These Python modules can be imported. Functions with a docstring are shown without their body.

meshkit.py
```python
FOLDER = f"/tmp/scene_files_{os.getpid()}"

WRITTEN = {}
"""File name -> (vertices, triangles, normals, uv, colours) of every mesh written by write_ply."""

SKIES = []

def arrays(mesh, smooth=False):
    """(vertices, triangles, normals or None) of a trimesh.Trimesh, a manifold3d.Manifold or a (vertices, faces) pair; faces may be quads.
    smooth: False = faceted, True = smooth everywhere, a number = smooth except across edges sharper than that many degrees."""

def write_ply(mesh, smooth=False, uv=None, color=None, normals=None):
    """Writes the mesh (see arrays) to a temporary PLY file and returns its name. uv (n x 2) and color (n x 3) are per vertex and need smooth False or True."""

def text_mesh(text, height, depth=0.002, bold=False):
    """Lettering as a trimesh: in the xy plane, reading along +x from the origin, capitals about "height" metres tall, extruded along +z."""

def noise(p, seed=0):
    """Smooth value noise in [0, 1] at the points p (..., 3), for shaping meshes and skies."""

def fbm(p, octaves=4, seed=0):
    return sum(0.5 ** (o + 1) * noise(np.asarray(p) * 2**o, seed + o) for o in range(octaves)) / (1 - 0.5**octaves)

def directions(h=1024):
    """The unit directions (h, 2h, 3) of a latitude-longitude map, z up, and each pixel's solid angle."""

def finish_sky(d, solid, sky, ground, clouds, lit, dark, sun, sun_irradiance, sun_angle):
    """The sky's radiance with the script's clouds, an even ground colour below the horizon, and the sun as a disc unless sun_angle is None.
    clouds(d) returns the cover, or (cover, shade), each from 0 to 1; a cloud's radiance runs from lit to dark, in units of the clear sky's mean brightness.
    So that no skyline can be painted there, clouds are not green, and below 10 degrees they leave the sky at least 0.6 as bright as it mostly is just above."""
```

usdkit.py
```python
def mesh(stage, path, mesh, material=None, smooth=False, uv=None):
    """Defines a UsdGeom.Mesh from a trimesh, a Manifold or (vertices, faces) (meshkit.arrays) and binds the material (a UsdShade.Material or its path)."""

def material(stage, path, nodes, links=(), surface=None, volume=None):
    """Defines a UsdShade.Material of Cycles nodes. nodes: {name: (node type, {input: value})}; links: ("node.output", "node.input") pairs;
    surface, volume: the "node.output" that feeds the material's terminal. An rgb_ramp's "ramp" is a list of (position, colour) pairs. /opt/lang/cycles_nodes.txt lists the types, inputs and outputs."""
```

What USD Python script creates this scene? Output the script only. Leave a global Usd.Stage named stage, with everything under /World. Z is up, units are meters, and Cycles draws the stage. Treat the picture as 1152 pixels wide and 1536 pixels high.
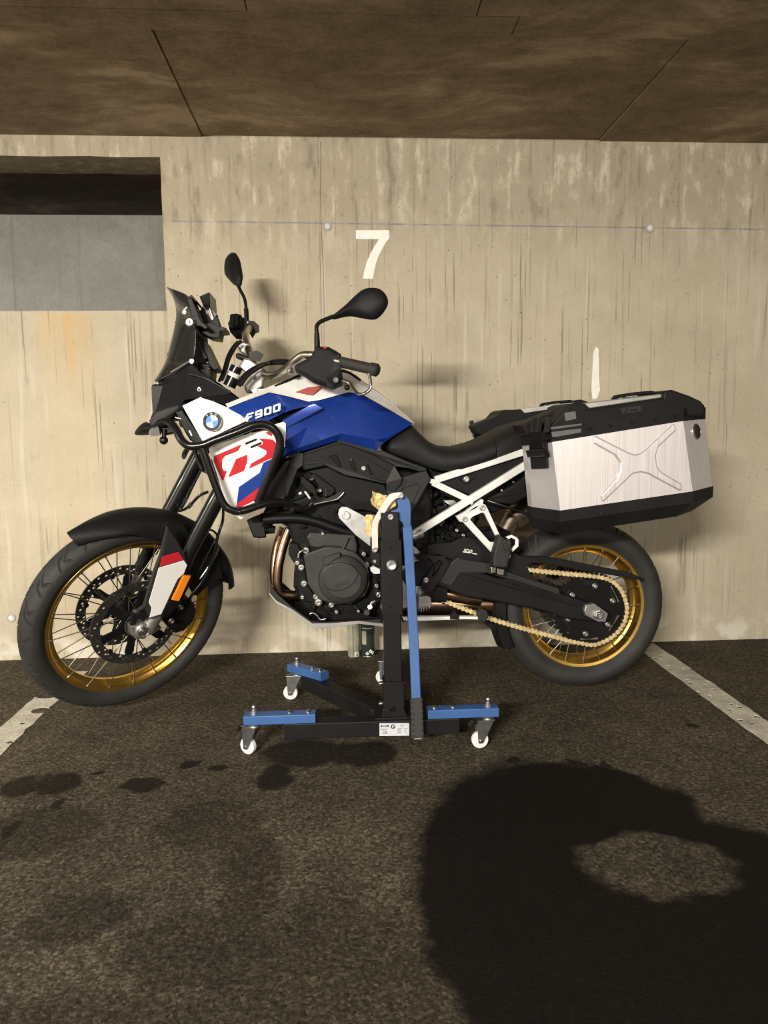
import math, random
import numpy as np, trimesh, usdkit, meshkit
from pxr import Usd, UsdGeom, UsdLux, Gf, Sdf, UsdShade
from shapely.geometry import Polygon, Point, LineString, box as sbox
from shapely.ops import unary_union
from shapely import affinity

stage = Usd.Stage.CreateInMemory()
UsdGeom.Xform.Define(stage, '/World')
rng = np.random.default_rng(7)

# ---------------------------------------------------------------- camera
FPX, PITCH, YAW, ROLL = 1100.0, math.radians(6.497), math.radians(3.3076), math.radians(0.63)
CAM = np.array([0, 0, 1.0])


def cam_rows():
    cp, sp, cy, sy = math.cos(PITCH), math.sin(PITCH), math.cos(YAW), math.sin(YAW)
    f = np.array([sy * cp, cy * cp, -sp]); r = np.array([cy, -sy, 0.0]); d = np.cross(f, r)
    c, s = math.cos(ROLL), math.sin(ROLL)
    return np.array([c * r + s * d, -s * r + c * d, f])


RC = cam_rows()
cam = UsdGeom.Camera.Define(stage, '/World/camera')
M = np.eye(4); M[0, :3] = RC[0]; M[1, :3] = -RC[1]; M[2, :3] = -RC[2]; M[3, :3] = CAM
cam.AddTransformOp().Set(Gf.Matrix4d(M.tolist()))
cam.CreateHorizontalApertureAttr(36.0); cam.CreateVerticalApertureAttr(48.0)
cam.CreateFocalLengthAttr(36.0 * FPX / 1152); cam.CreateClippingRangeAttr(Gf.Vec2f(0.05, 100))
cam.CreateExposureAttr(-0.36)

# ---------------------------------------------------------------- lights (tubes under the garage ceiling)


def rect(name, pos, size, power, col, rx=0, rz=0):
    l = UsdLux.RectLight.Define(stage, '/World/' + name)
    l.AddTranslateOp().Set(Gf.Vec3d(*pos)); l.AddRotateXYZOp().Set(Gf.Vec3f(rx, 0, rz))
    l.CreateWidthAttr(size[0]); l.CreateHeightAttr(size[1])
    l.CreateIntensityAttr(power); l.CreateColorAttr(Gf.Vec3f(*col)); l.CreateNormalizeAttr(False)


WARM = (1.0, 0.94, 0.83)
rect('ceiling_lamp', (-1.85, -2.9, 2.12), (1.4, 0.16), 1150, WARM, rx=35)
rect('ceiling_lamp_001', (2.4, -4.6, 2.14), (1.4, 0.16), 420, WARM, rx=25)
rect('ceiling_lamp_002', (-4.0, 0.4, 2.14), (0.16, 1.3), 300, WARM)

# ---------------------------------------------------------------- helpers
PSI, Y0 = math.radians(3.0), 2.567        # the motorcycle's heading and the depth of its mid-plane
WIN = dict(P=(0, 0, 1), Z1=(190, 370, 4.608), Z2=(420, 420, 4.8), Z3=(0, 740, 3.2), Z4=(370, 640, 3.84), Z5=(560, 640, 4.114), Z6=(700, 770, 3.716),
           Z7=(680, 570, 2.743), Y1=(195, 560, 7.68), Y2=(225, 425, 9.6), Y3=(320, 470, 7.2), Y4=(320, 580, 7.2), Y5=(430, 640, 5.486), Y6=(370, 770, 5.236),
           Y7=(560, 720, 5.76), Y8=(230, 650, 8.229), A1=(180, 780, 7.2), S1=(340, 1050, 8.229), S2=(410, 980, 12.8), S3=(630, 1050, 8.86), S4=(560, 1070, 14.4),
           S5=(480, 930, 7.2), U1=(540, 720, 10.97), U2=(640, 660, 6.776), U3=(780, 580, 3.716), U4=(440, 690, 9.6), K1=(690, 590, 8.23), K2=(440, 500, 8.23), K3=(140, 860, 9.6),
           N1=(500, 330, 9.6), L1=(680, 800, 11.52), Q1=(780, 580, 6.4), Q2=(920, 580, 6.4))
UH, VH = np.array([math.cos(PSI), math.sin(PSI), 0]), np.array([math.sin(PSI), -math.cos(PSI), 0])


def photo(win, p):
    x0, y0, s = WIN[win]
    p = np.asarray(p, float)
    return p[..., :2] / s + [x0, y0]


def rays(px):
    px = np.asarray(px, float)
    return np.concatenate([(px - [576, 768]) / FPX, np.ones(px.shape[:-1] + (1,))], -1) @ RC


def on_plane(px, o, n):
    """World points where the sight lines through px meet the plane through o with normal n."""
    d = rays(px)
    return CAM + d * ((np.asarray(o) - CAM) @ n / (d @ n))[..., None]


def to_local(w):
    w = np.asarray(w, float) - [0, Y0, 0]
    return np.stack([w @ UH, -(w @ VH), w[..., 2]], -1)


def to_world(l):
    l = np.asarray(l, float)
    return l[..., 0:1] * UH - l[..., 1:2] * VH + l[..., 2:3] * [0, 0, 1] + [0, Y0, 0]


def B(win, p, v):
    """Points of the motorcycle's own frame (x rearward, y to its right, z up) at the distance v to the left of its mid-plane."""
    v = np.broadcast_to(np.asarray(v, float), np.shape(p)[:-1])
    d = rays(photo(win, p)); o = np.array([0, Y0, 0])
    t = (v - (CAM - o) @ VH) / (d @ VH)
    return to_local(CAM + d * t[..., None])


def B2(win, p, v):
    return B(win, p, v)[:, [0, 2]]


def path_of(parent, name):
    base = (parent if isinstance(parent, str) else str(parent.GetPath())) + '/' + name
    if not stage.GetPrimAtPath(base):
        return base
    k = 1
    while stage.GetPrimAtPath('%s_%03d' % (base, k)):
        k += 1
    return '%s_%03d' % (base, k)


def tag(prim, label=None, cat=None, group=None, kind=None):
    for k, x in (('label', label), ('category', cat), ('group', group), ('kind', kind)):
        if x:
            prim.SetCustomDataByKey(k, x)
    return prim


def xform(name, parent='/World', matrix=None, **kw):
    x = UsdGeom.Xform.Define(stage, path_of(parent, name))
    if matrix is not None:
        x.AddTransformOp().Set(Gf.Matrix4d(np.asarray(matrix, float).T.tolist()))
    return tag(x.GetPrim(), **kw)


def join(*ms):
    out = []
    for m in ms:
        out += m if isinstance(m, (list, tuple)) else [m]
    return trimesh.util.concatenate(out)


def mesh(name, m, material, parent='/World', smooth=35, **kw):
    if isinstance(m, (list, tuple)):
        m = join(*m)
    p = usdkit.mesh(stage, path_of(parent, name), m, LOOK[material], smooth=smooth)
    return tag(p.GetPrim(), **kw)


def T4(R=np.eye(3), t=(0, 0, 0)):
    m = np.eye(4); m[:3, :3] = R; m[:3, 3] = t
    return m


def mv(m, R=np.eye(3), t=(0, 0, 0)):
    m = m.copy(); m.apply_transform(T4(R, t)); return m


def rot(axis, deg):
    return trimesh.transformations.rotation_matrix(math.radians(deg), axis)[:3, :3]


def mirror(m):
    m = m.copy(); m.vertices = m.vertices * [1, -1, 1]; m.faces = m.faces[:, ::-1]
    return m


def box(lo, hi, bev=0.0):
    lo, hi = np.asarray(lo, float), np.asarray(hi, float)
    if bev <= 0:
        b = trimesh.creation.box(extents=hi - lo); b.apply_translation((lo + hi) / 2); return b
    return mv(prism([(lo[0], lo[1]), (hi[0], lo[1]), (hi[0], hi[1]), (lo[0], hi[1])], lo[2], hi[2], bev, both=True))


def ccw(p):
    p = np.asarray(p, float)
    a = np.sum(p[:, 0] * np.roll(p[:, 1], -1) - p[:, 1] * np.roll(p[:, 0], -1))
    return p if a > 0 else p[::-1]


def clean(p, tol=1e-5):
    keep = [i for i in range(len(p)) if np.linalg.norm(p[i] - p[i - 1]) > tol]
    return p[keep]


def inset(p, d):
    a, c = np.roll(p, 1, 0), np.roll(p, -1, 0)
    e1, e2 = p - a, c - p
    e1 /= np.linalg.norm(e1, axis=1)[:, None]; e2 /= np.linalg.norm(e2, axis=1)[:, None]
    n1, n2 = np.c_[-e1[:, 1], e1[:, 0]], np.c_[-e2[:, 1], e2[:, 0]]
    m = n1 + n2
    k = np.maximum((m * n1).sum(1), 0.5)
    return p + m / k[:, None] * d


def rounded(p, r):
    """Polygon with its corners rounded by r."""
    g = Polygon(p).buffer(0)
    g2 = g.buffer(-r, 6).buffer(2 * r, 6).buffer(-r, 6)
    if g2.is_empty or g2.geom_type != 'Polygon':
        return np.asarray(p, float)
    return np.array(g2.simplify(r * 0.03).exterior.coords)[:-1]


def caps(p):
    v, f = trimesh.creation.triangulate_polygon(Polygon(p), engine='earcut')
    # indices must refer to p: earcut keeps exterior order
    return np.asarray(v)[:, :2], np.asarray(f)


def prism(p, c0, c1, bevel=0.0, seg=2, both=False):
    """Outline p in xy extruded from z=c0 to z=c1, its top (and bottom) edge rounded over."""
    p = clean(ccw(p))
    rings = []
    if bevel > 0:
        steps = [(bevel * (1 - math.cos(a)), bevel * (1 - math.sin(a))) for a in np.linspace(0, math.pi / 2, seg + 1)]
    if both and bevel > 0:
        for i, o in reversed(steps):
            rings.append((inset(p, i), c0 + o))
    else:
        rings.append((p, c0))
    if bevel > 0:
        for i, o in steps:
            rings.append((inset(p, i), c1 - o))
    else:
        rings.append((p, c1))
    n, V, F = len(p), [], []
    for q, z in rings:
        V.append(np.c_[q, np.full(n, z)])
    for k in range(len(rings) - 1):
        a = np.arange(n); b = np.roll(a, -1, 0)
        F.append(np.c_[a + k * n, b + k * n, b + (k + 1) * n]); F.append(np.c_[a + k * n, b + (k + 1) * n, a + (k + 1) * n])
    base = len(rings) * n
    for ring, flip in ((0, True), (len(rings) - 1, False)):
        q = rings[ring][0]
        cv, cf = caps(q)
        V.append(np.c_[cv, np.full(len(cv), rings[ring][1])])
        t = cf[:, 0]; nrm = np.cross(cv[cf[:, 1]] - cv[cf[:, 0]], cv[cf[:, 2]] - cv[cf[:, 0]])
        cf = np.where((nrm < 0)[:, None], cf[:, ::-1], cf)
        F.append((cf[:, ::-1] if flip else cf) + base); base += len(cv)
    return trimesh.Trimesh(np.vstack(V), np.vstack(F), process=False)


V2B = np.array([[1, 0, 0], [0, 0, -1], [0, 1, 0]], float)   # (u, w, v) -> (x, y, z) of the motorcycle


def plate(win, pts, v, thick, bevel=0.002, r=0.0, both=False):
    """A solid plate whose left face has the outline pts (photo window) and lies v to the left of the mid-plane."""
    p = B2(win, pts, v)
    if r > 0:
        p = rounded(p, r)
    return mv(prism(p, v - thick, v, bevel, both=both), V2B)


def holed(outer, holes, v, thick):
    g = Polygon(outer)
    for h in holes:
        g = g.difference(Polygon(h))
    m = trimesh.creation.extrude_polygon(g, thick, engine='earcut'); m.apply_translation([0, 0, v - thick])
    return mv(m, V2B)


def crom(pts, n=8, closed=False):
    """Catmull-Rom curve through the points."""
    p = np.asarray(pts, float)
    q = np.vstack([p[-1:], p, p[:2]]) if closed else np.vstack([2 * p[0] - p[1], p, 2 * p[-1] - p[-2]])
    out = []
    for i in range(1, len(q) - 2):
        t = np.linspace(0, 1, n, endpoint=False)[:, None]
        a, b, c, d = q[i - 1], q[i], q[i + 1], q[i + 2]
        out.append(0.5 * (2 * b + (c - a) * t + (2 * a - 5 * b + 4 * c - d) * t ** 2 + (3 * b - a - 3 * c + d) * t ** 3))
    if not closed:
        out.append(p[-1:])
    return np.vstack(out)


def bent(pts, r=0.03, n=6):
    """Polyline with its corners rounded like a bent tube."""
    p = [np.asarray(q, float) for q in pts]
    out = [p[0]]
    for a, b, c in zip(p[:-2], p[1:-1], p[2:]):
        d1, d2 = np.linalg.norm(a - b), np.linalg.norm(c - b)
        k = min(r, 0.48 * d1, 0.48 * d2)
        s, e = b + (a - b) / d1 * k, b + (c - b) / d2 * k
        for t in np.linspace(0, 1, n):
            out.append((1 - t) ** 2 * s + 2 * t * (1 - t) * b + t * t * e)
    out.append(p[-1])
    return np.array(out)


def tube(path, r, n=12, cap=True, flat=1.0, up=None):
    """Tube along a 3D polyline; r a radius or one per point; flat squashes the section."""
    p = np.asarray(path, float)
    keep = np.r_[True, np.linalg.norm(np.diff(p, axis=0), axis=1) > 1e-6]
    p = p[keep]
    r = np.broadcast_to(np.asarray(r, float), len(keep))[keep]
    t = np.gradient(p, axis=0); t /= np.linalg.norm(t, axis=1)[:, None]
    u = np.array(up if up is not None else ([0, 0, 1] if abs(t[0][2]) < 0.9 else [1, 0, 0]), float)
    V = []
    ang = np.arange(n) / n * 2 * math.pi
    for i in range(len(p)):
        u = u - t[i] * (u @ t[i]); u /= np.linalg.norm(u)
        w = np.cross(t[i], u)
        V.append(p[i] + r[i] * (np.cos(ang)[:, None] * u + flat * np.sin(ang)[:, None] * w))
    V = np.vstack(V); F = []
    a = np.arange(n); b = (a + 1) % n
    for k in range(len(p) - 1):
        F.append(np.c_[a + k * n, b + k * n, b + (k + 1) * n]); F.append(np.c_[a + k * n, b + (k + 1) * n, a + (k + 1) * n])
    if cap:
        c0, c1 = len(V), len(V) + 1
        V = np.vstack([V, p[0], p[-1]])
        F.append(np.c_[np.full(n, c0), b, a]); F.append(np.c_[np.full(n, c1), a + (len(p) - 1) * n, b + (len(p) - 1) * n])
    return trimesh.Trimesh(V, np.vstack(F), process=False)


def loft(loops, cap=True):
    n = len(loops[0]); V = np.vstack(loops); F = []
    a = np.arange(n); b = (a + 1) % n
    for k in range(len(loops) - 1):
        F.append(np.c_[a + k * n, b + k * n, b + (k + 1) * n]); F.append(np.c_[a + k * n, b + (k + 1) * n, a + (k + 1) * n])
    if cap:
        for k, fl in ((0, True), (len(loops) - 1, False)):
            c = len(V); V = np.vstack([V, np.mean(loops[k], 0)])
            F.append(np.c_[np.full(n, c), b + k * n, a + k * n] if fl else np.c_[np.full(n, c), a + k * n, b + k * n])
    m = trimesh.Trimesh(V, np.vstack(F), process=False)
    if m.volume < 0:
        m.invert()
    return m


def lathe(profile, n=32, phase=0.0):
    """Profile of (r, h) revolved about z; an open profile ends on the axis, a closed one makes a ring."""
    pr = np.asarray(profile, float); ang = np.arange(n) / n * 2 * math.pi + phase
    closed = np.allclose(pr[0], pr[-1])
    if closed:
        pr = pr[:-1]
    k = len(pr)
    V = np.stack([pr[:, None, 0] * np.cos(ang), pr[:, None, 0] * np.sin(ang), np.repeat(pr[:, 1:2], n, 1)], -1).reshape(-1, 3)
    F = []
    a = np.arange(n); b = (a + 1) % n
    for i in range(k if closed else k - 1):
        j = (i + 1) % k
        F.append(np.c_[a + i * n, b + i * n, b + j * n]); F.append(np.c_[a + i * n, b + j * n, a + j * n])
    m = trimesh.Trimesh(V, np.vstack(F), process=True)
    m.update_faces(m.nondegenerate_faces())
    if m.volume < 0:
        m.invert()
    return m


def frame(z, x=None):
    """Rotation whose third column is z."""
    z = np.asarray(z, float); z = z / np.linalg.norm(z)
    x = np.array(x if x is not None else ([1, 0, 0] if abs(z[0]) < 0.9 else [0, 0, 1]), float)
    x = x - z * (x @ z); x /= np.linalg.norm(x)
    return np.c_[x, np.cross(z, x), z]


LEFT = np.array([0, -1.0, 0])


def rod(a, b, r, n=12, bev=0.0):
    a, b = np.asarray(a, float), np.asarray(b, float)
    h = np.linalg.norm(b - a)
    bev = min(bev, r * .6, h * .4)
    pr = [(0, 0), (r - bev, 0), (r, bev), (r, h - bev), (r - bev, h), (0, h)] if bev > 0 else [(0, 0), (r, 0), (r, h), (0, h)]
    return mv(lathe(pr, n), frame(b - a), a)


def bolt_at(c, d, r, h=None, n=14):
    """Socket-head bolt: washer, head, hexagon recess."""
    h = h or r * .9
    head = lathe([(0, h * .45), (r * .42, h * .45), (r * .48, h), (r * .72, h), (r * .8, h * .8), (r * .8, h * .12), (r, h * .12), (r, -h * .3), (0, -h * .3)], n)
    return mv(head, frame(d), c)


def bolt(win, p, v, r, h=None):
    return bolt_at(B(win, [p], v)[0], LEFT, r, h)


def ball(c, r, sub=2, scale=(1, 1, 1)):
    m = trimesh.creation.icosphere(subdivisions=sub, radius=r); m.apply_scale(scale); m.apply_translation(c); return m


def facet(win, verts, faces, thick=0.004):
    """A creased panel: verts (px, py, v) in a photo window, faces index lists; given thickness towards the mid-plane."""
    a = np.array(verts, float)
    P = B(win, a[:, :2], a[:, 2])
    return shell(P, faces, np.array([0, 1.0, 0]) * thick)


def shell(P, faces, off):
    tri = []
    for f in faces:
        for i in range(1, len(f) - 1):
            tri.append((f[0], f[i], f[i + 1]))
    m = trimesh.Trimesh(P, np.array(tri), process=False)
    nrm = np.cross(P[m.faces[:, 1]] - P[m.faces[:, 0]], P[m.faces[:, 2]] - P[m.faces[:, 0]])
    F = np.where((nrm @ off > 0)[:, None], m.faces[:, ::-1], m.faces)
    n = len(P)
    e = np.vstack([F[:, [0, 1]], F[:, [1, 2]], F[:, [2, 0]]])
    key = {}
    for x, y in e:
        key[(x, y)] = 1
    side = [(x, y) for x, y in e if (y, x) not in key]
    S = []
    for x, y in side:
        S += [(y, x, x + n), (y, x + n, y + n)]
    F = np.vstack([F, F[:, ::-1] + n] + ([np.array(S)] if S else []))
    return trimesh.Trimesh(np.vstack([P, P + off]), F, process=False)


def inplane(win, p, o, n):
    """Local points of the motorcycle where sight lines meet the local plane (o, n)."""
    ow = to_world(np.asarray(o, float)); nw = to_world(np.asarray(n, float) + o) - ow
    return to_local(on_plane(photo(win, p), ow, nw))


def plane_plate(win, pts, o, n, thick, bevel=.002, r=0.0, dome=None):
    P = inplane(win, pts, o, n); R = frame(n); q = (P - o) @ R
    q = q[:, :2]
    if r:
        q = rounded(q, r)
    return mv(prism(q, -thick, 0, bevel), R, o)


# ---------------------------------------------------------------- materials
LOOK = {}


def look(name, nodes, links, surface='p.BSDF'):
    LOOK[name] = usdkit.material(stage, '/World/Looks/' + name, nodes, links, surface=surface)


def simple(name, col, rough=.5, metal=0.0, coat=0.0, bump=None, vary=None, spec=.5, **kw):
    nodes = {'p': ('principled_bsdf', dict(base_color=col, roughness=rough, metallic=metal, coat_weight=coat, specular_ior_level=spec, **kw))}
    links = []
    if bump or vary:
        nodes['tc'] = ('texture_coordinate', {})
    if vary:
        s, a = vary
        nodes['vn'] = ('noise_texture', dict(scale=s, detail=4.0))
        nodes['vr'] = ('rgb_ramp', dict(ramp=[(.3, tuple(c * (1 - a) for c in col)), (.7, tuple(min(1, c * (1 + a)) for c in col))]))
        links += [('tc.object', 'vn.vector'), ('vn.fac', 'vr.fac'), ('vr.color', 'p.base_color')]
    if bump:
        s, st, d = bump
        nodes['bn'] = ('noise_texture', dict(scale=s, detail=3.0)); nodes['b'] = ('bump', dict(strength=st, distance=d))
        links += [('tc.object', 'bn.vector'), ('bn.fac', 'b.height'), ('b.normal', 'p.normal')]
    look(name, nodes, links)


simple('plastic_black', (.0085, .0085, .0088), .55, spec=.18, bump=(900, .25, .0006), vary=(9, .25))
simple('plastic_grey', (.024, .024, .0235), .52, spec=.22, bump=(900, .25, .0006), vary=(9, .15))
simple('gloss_black', (.007, .007, .007), .24, spec=.35, coat=.15)
simple('satin_black', (.0055, .0055, .0058), .45, spec=.18, vary=(20, .3))
simple('rubber', (.0165, .0158, .015), .70, bump=(260, .2, .001), vary=(14, .3))
simple('rubber_side', (.012, .011, .011), .6)
simple('white_paint', (.80, .79, .77), .3, coat=.5)
simple('white_satin', (.68, .68, .66), .4, vary=(12, .06))
simple('blue_paint', (.009, .040, .27), .28, metal=.35, coat=.7)
simple('blue_print', (.010, .040, .25), .33, coat=.4)
simple('red_paint', (.52, .018, .030), .35, coat=.3)
simple('red_faded', (.42, .10, .08), .4)
simple('gold', (.80, .52, .13), .30, metal=1.0, vary=(30, .12))
simple('chain_gold', (.80, .64, .36), .4, metal=.6, vary=(60, .25))
simple('steel', (.58, .57, .55), .32, metal=1.0, vary=(40, .15))
simple('zinc', (.50, .50, .50), .42, metal=.9, vary=(25, .2))
simple('cast_silver', (.34, .325, .31), .42, metal=.8, bump=(300, .2, .0006), vary=(18, .2))
simple('titanium', (.55, .50, .41), .32, metal=1.0, vary=(14, .1))
simple('bright_metal', (.80, .79, .77), .16, metal=1.0)
simple('spoke_steel', (.34, .31, .27), .35, metal=1.0)
simple('engine_grey', (.033, .0326, .0315), .46, spec=.3, bump=(700, .25, .0006), vary=(22, .2))
simple('engine_dark', (.0042, .0042, .0042), .5, spec=.15, vary=(30, .5), bump=(120, .3, .002))
simple('header_pipe', (.23, .145, .10), .30, metal=1.0, vary=(7, .35))
simple('muffler_steel', (.36, .29, .23), .42, metal=.9, vary=(8, .3))
simple('disc_steel', (.055, .053, .05), .42, metal=.7, vary=(30, .2))
simple('orange_lens', (.85, .24, .015), .2, coat=.6)
simple('grey_lens', (.13, .125, .125), .15, coat=.6)
simple('lamp_lens', (.50, .49, .46), .12, coat=.8)
simple('roundel_blue', (.035, .20, .58), .3, coat=.4)
simple('seat_vinyl', (.0125, .0124, .0122), .62, spec=.22, bump=(600, .35, .0008), vary=(7, .2))
simple('skid_alu', (.42, .41, .39), .45, metal=.7, vary=(12, .12), bump=(60, .1, .001))
simple('stand_black', (.0085, .0085, .0088), .45, spec=.2, bump=(420, .25, .0008), vary=(16, .2))
simple('stand_blue', (.036, .098, .27), .42, coat=.15, vary=(10, .1))
simple('caster_fork', (.20, .20, .205), .4, metal=.85, vary=(40, .2))
simple('caster_white', (.74, .73, .70), .45)
simple('sticker', (.50, .51, .54), .45)
simple('ink', (.03, .03, .035), .6)
simple('cloth', (.56, .43, .20), .9, vary=(60, .35), bump=(400, .5, .001))
simple('can_khaki', (.36, .35, .26), .38, metal=.2, vary=(30, .25))
simple('can_dark', (.035, .045, .042), .25, metal=.3, coat=.4)
simple('can_red', (.55, .16, .13), .4)
simple('number_paint', (.86, .84, .78), .6, vary=(40, .05))
simple('tie_plug', (.62, .61, .60), .7, vary=(60, .1))
simple('screen_glass', (.10, .10, .075), .12, coat=.8)
simple('smoke_screen', (.016, .016, .015), .18, coat=.5, alpha=.93)
simple('dark_shaft', (.42, .42, .48), .9)
simple('linkage', (.66, .60, .54), .4, metal=.4, vary=(30, .12))

# brushed aluminium of the cases: fine vertical streaks
look('brushed_alu', {
    'tc': ('texture_coordinate', {}), 'm': ('mapping', dict(scale=(260, 260, 2.5))), 'n': ('noise_texture', dict(scale=1.0, detail=3.0)),
    'r': ('rgb_ramp', dict(ramp=[(.3, (.68, .635, .64)), (.7, (.80, .755, .76))])), 'rr': ('rgb_ramp', dict(ramp=[(.3, (.34,) * 3), (.7, (.5,) * 3)])),
    'b': ('bump', dict(strength=.12, distance=.0006)), 'p': ('principled_bsdf', dict(metallic=.60, roughness=.42))},
    [('tc.object', 'm.vector'), ('m.vector', 'n.vector'), ('n.fac', 'r.fac'), ('r.color', 'p.base_color'), ('n.fac', 'rr.fac'), ('rr.color', 'p.roughness'), ('n.fac', 'b.height'), ('b.normal', 'p.normal')])


class Graph:
    """Small builder for the larger node graphs."""
    def __init__(self):
        self.n, self.l, self.k = {}, [], 0

    def add(self, kind, links=(), **inp):
        self.k += 1
        name = 'n%d' % self.k
        self.n[name] = (kind, inp)
        for sock, src in dict(links).items():
            self.l.append((src, name + '.' + sock))
        return name

    def pos(self):
        if not hasattr(self, 'p'):
            self.p = self.add('geometry') + '.position'
        return self.p

    def noise(self, vec, scale, detail=4.0, rough=.5, dist=0.0):
        return self.add('noise_texture', {'vector': vec}, scale=float(scale), detail=float(detail), roughness=rough, distortion=float(dist)) + '.fac'

    def map(self, vec, **kw):
        return self.add('mapping', {'vector': vec}, **kw) + '.vector'

    def ramp(self, fac, stops):
        return self.add('rgb_ramp', {'fac': fac}, ramp=stops) + '.color'

    def math(self, op, a, b=None, clampit=False):
        links, inp = {}, {}
        for s, x in (('value1', a), ('value2', b)):
            if isinstance(x, str):
                links[s] = x
            elif x is not None:
                inp[s] = float(x)
        return self.add('math', links, math_type=op, use_clamp=clampit, **inp) + '.value'

    def mix(self, fac, a, b, mode='mix'):
        links, inp = {}, {}
        for s, x in (('fac', fac), ('color1', a), ('color2', b)):
            if isinstance(x, str):
                links[s] = x
            else:
                inp[s] = x
        return self.add('mix', links, mix_type=mode, **inp) + '.color'

    def range(self, v, a, b, c=0.0, d=1.0, kind='smoothstep'):
        return self.add('map_range', {'value': v}, range_type=kind, from_min=a, from_max=b, to_min=c, to_max=d, clamp=True) + '.result'

    def blob(self, vec, centre, radii, ang=0.0):
        """1 - distance in an ellipse."""
        m = self.map(vec, mapping_type='texture', location=centre, rotation=(0, 0, ang), scale=radii)
        return self.add('gradient_texture', {'vector': m}, gradient_type='spherical') + '.fac'

    def warped(self, vec, scale, amp):
        c = self.add('noise_texture', {'vector': vec}, scale=scale, detail=4.0) + '.color'
        s = self.add('vector_math', {'vector1': c}, math_type='subtract', vector2=(.5, .5, .5)) + '.vector'
        s = self.add('vector_math', {'vector1': s}, math_type='scale', scale=amp) + '.vector'
        return self.add('vector_math', {'vector1': vec, 'vector2': s}, math_type='add') + '.vector'

    def bump(self, h, strength, dist, normal=None):
        links = {'height': h}
        if normal:
            links['normal'] = normal
        return self.add('bump', links, strength=strength, distance=dist) + '.normal'


D = 3.2416          # depth of the wall
CEIL = 2.208


def wallpt(x, y):
    return on_plane(np.array([[x, y]], float), [0, D, 0], np.array([0, 1.0, 0]))[0]


def groundpt(x, y, z=0.0):
    return on_plane(np.array([[x, y]], float), [0, 0, z], np.array([0, 0, 1.0]))[0]


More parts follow.
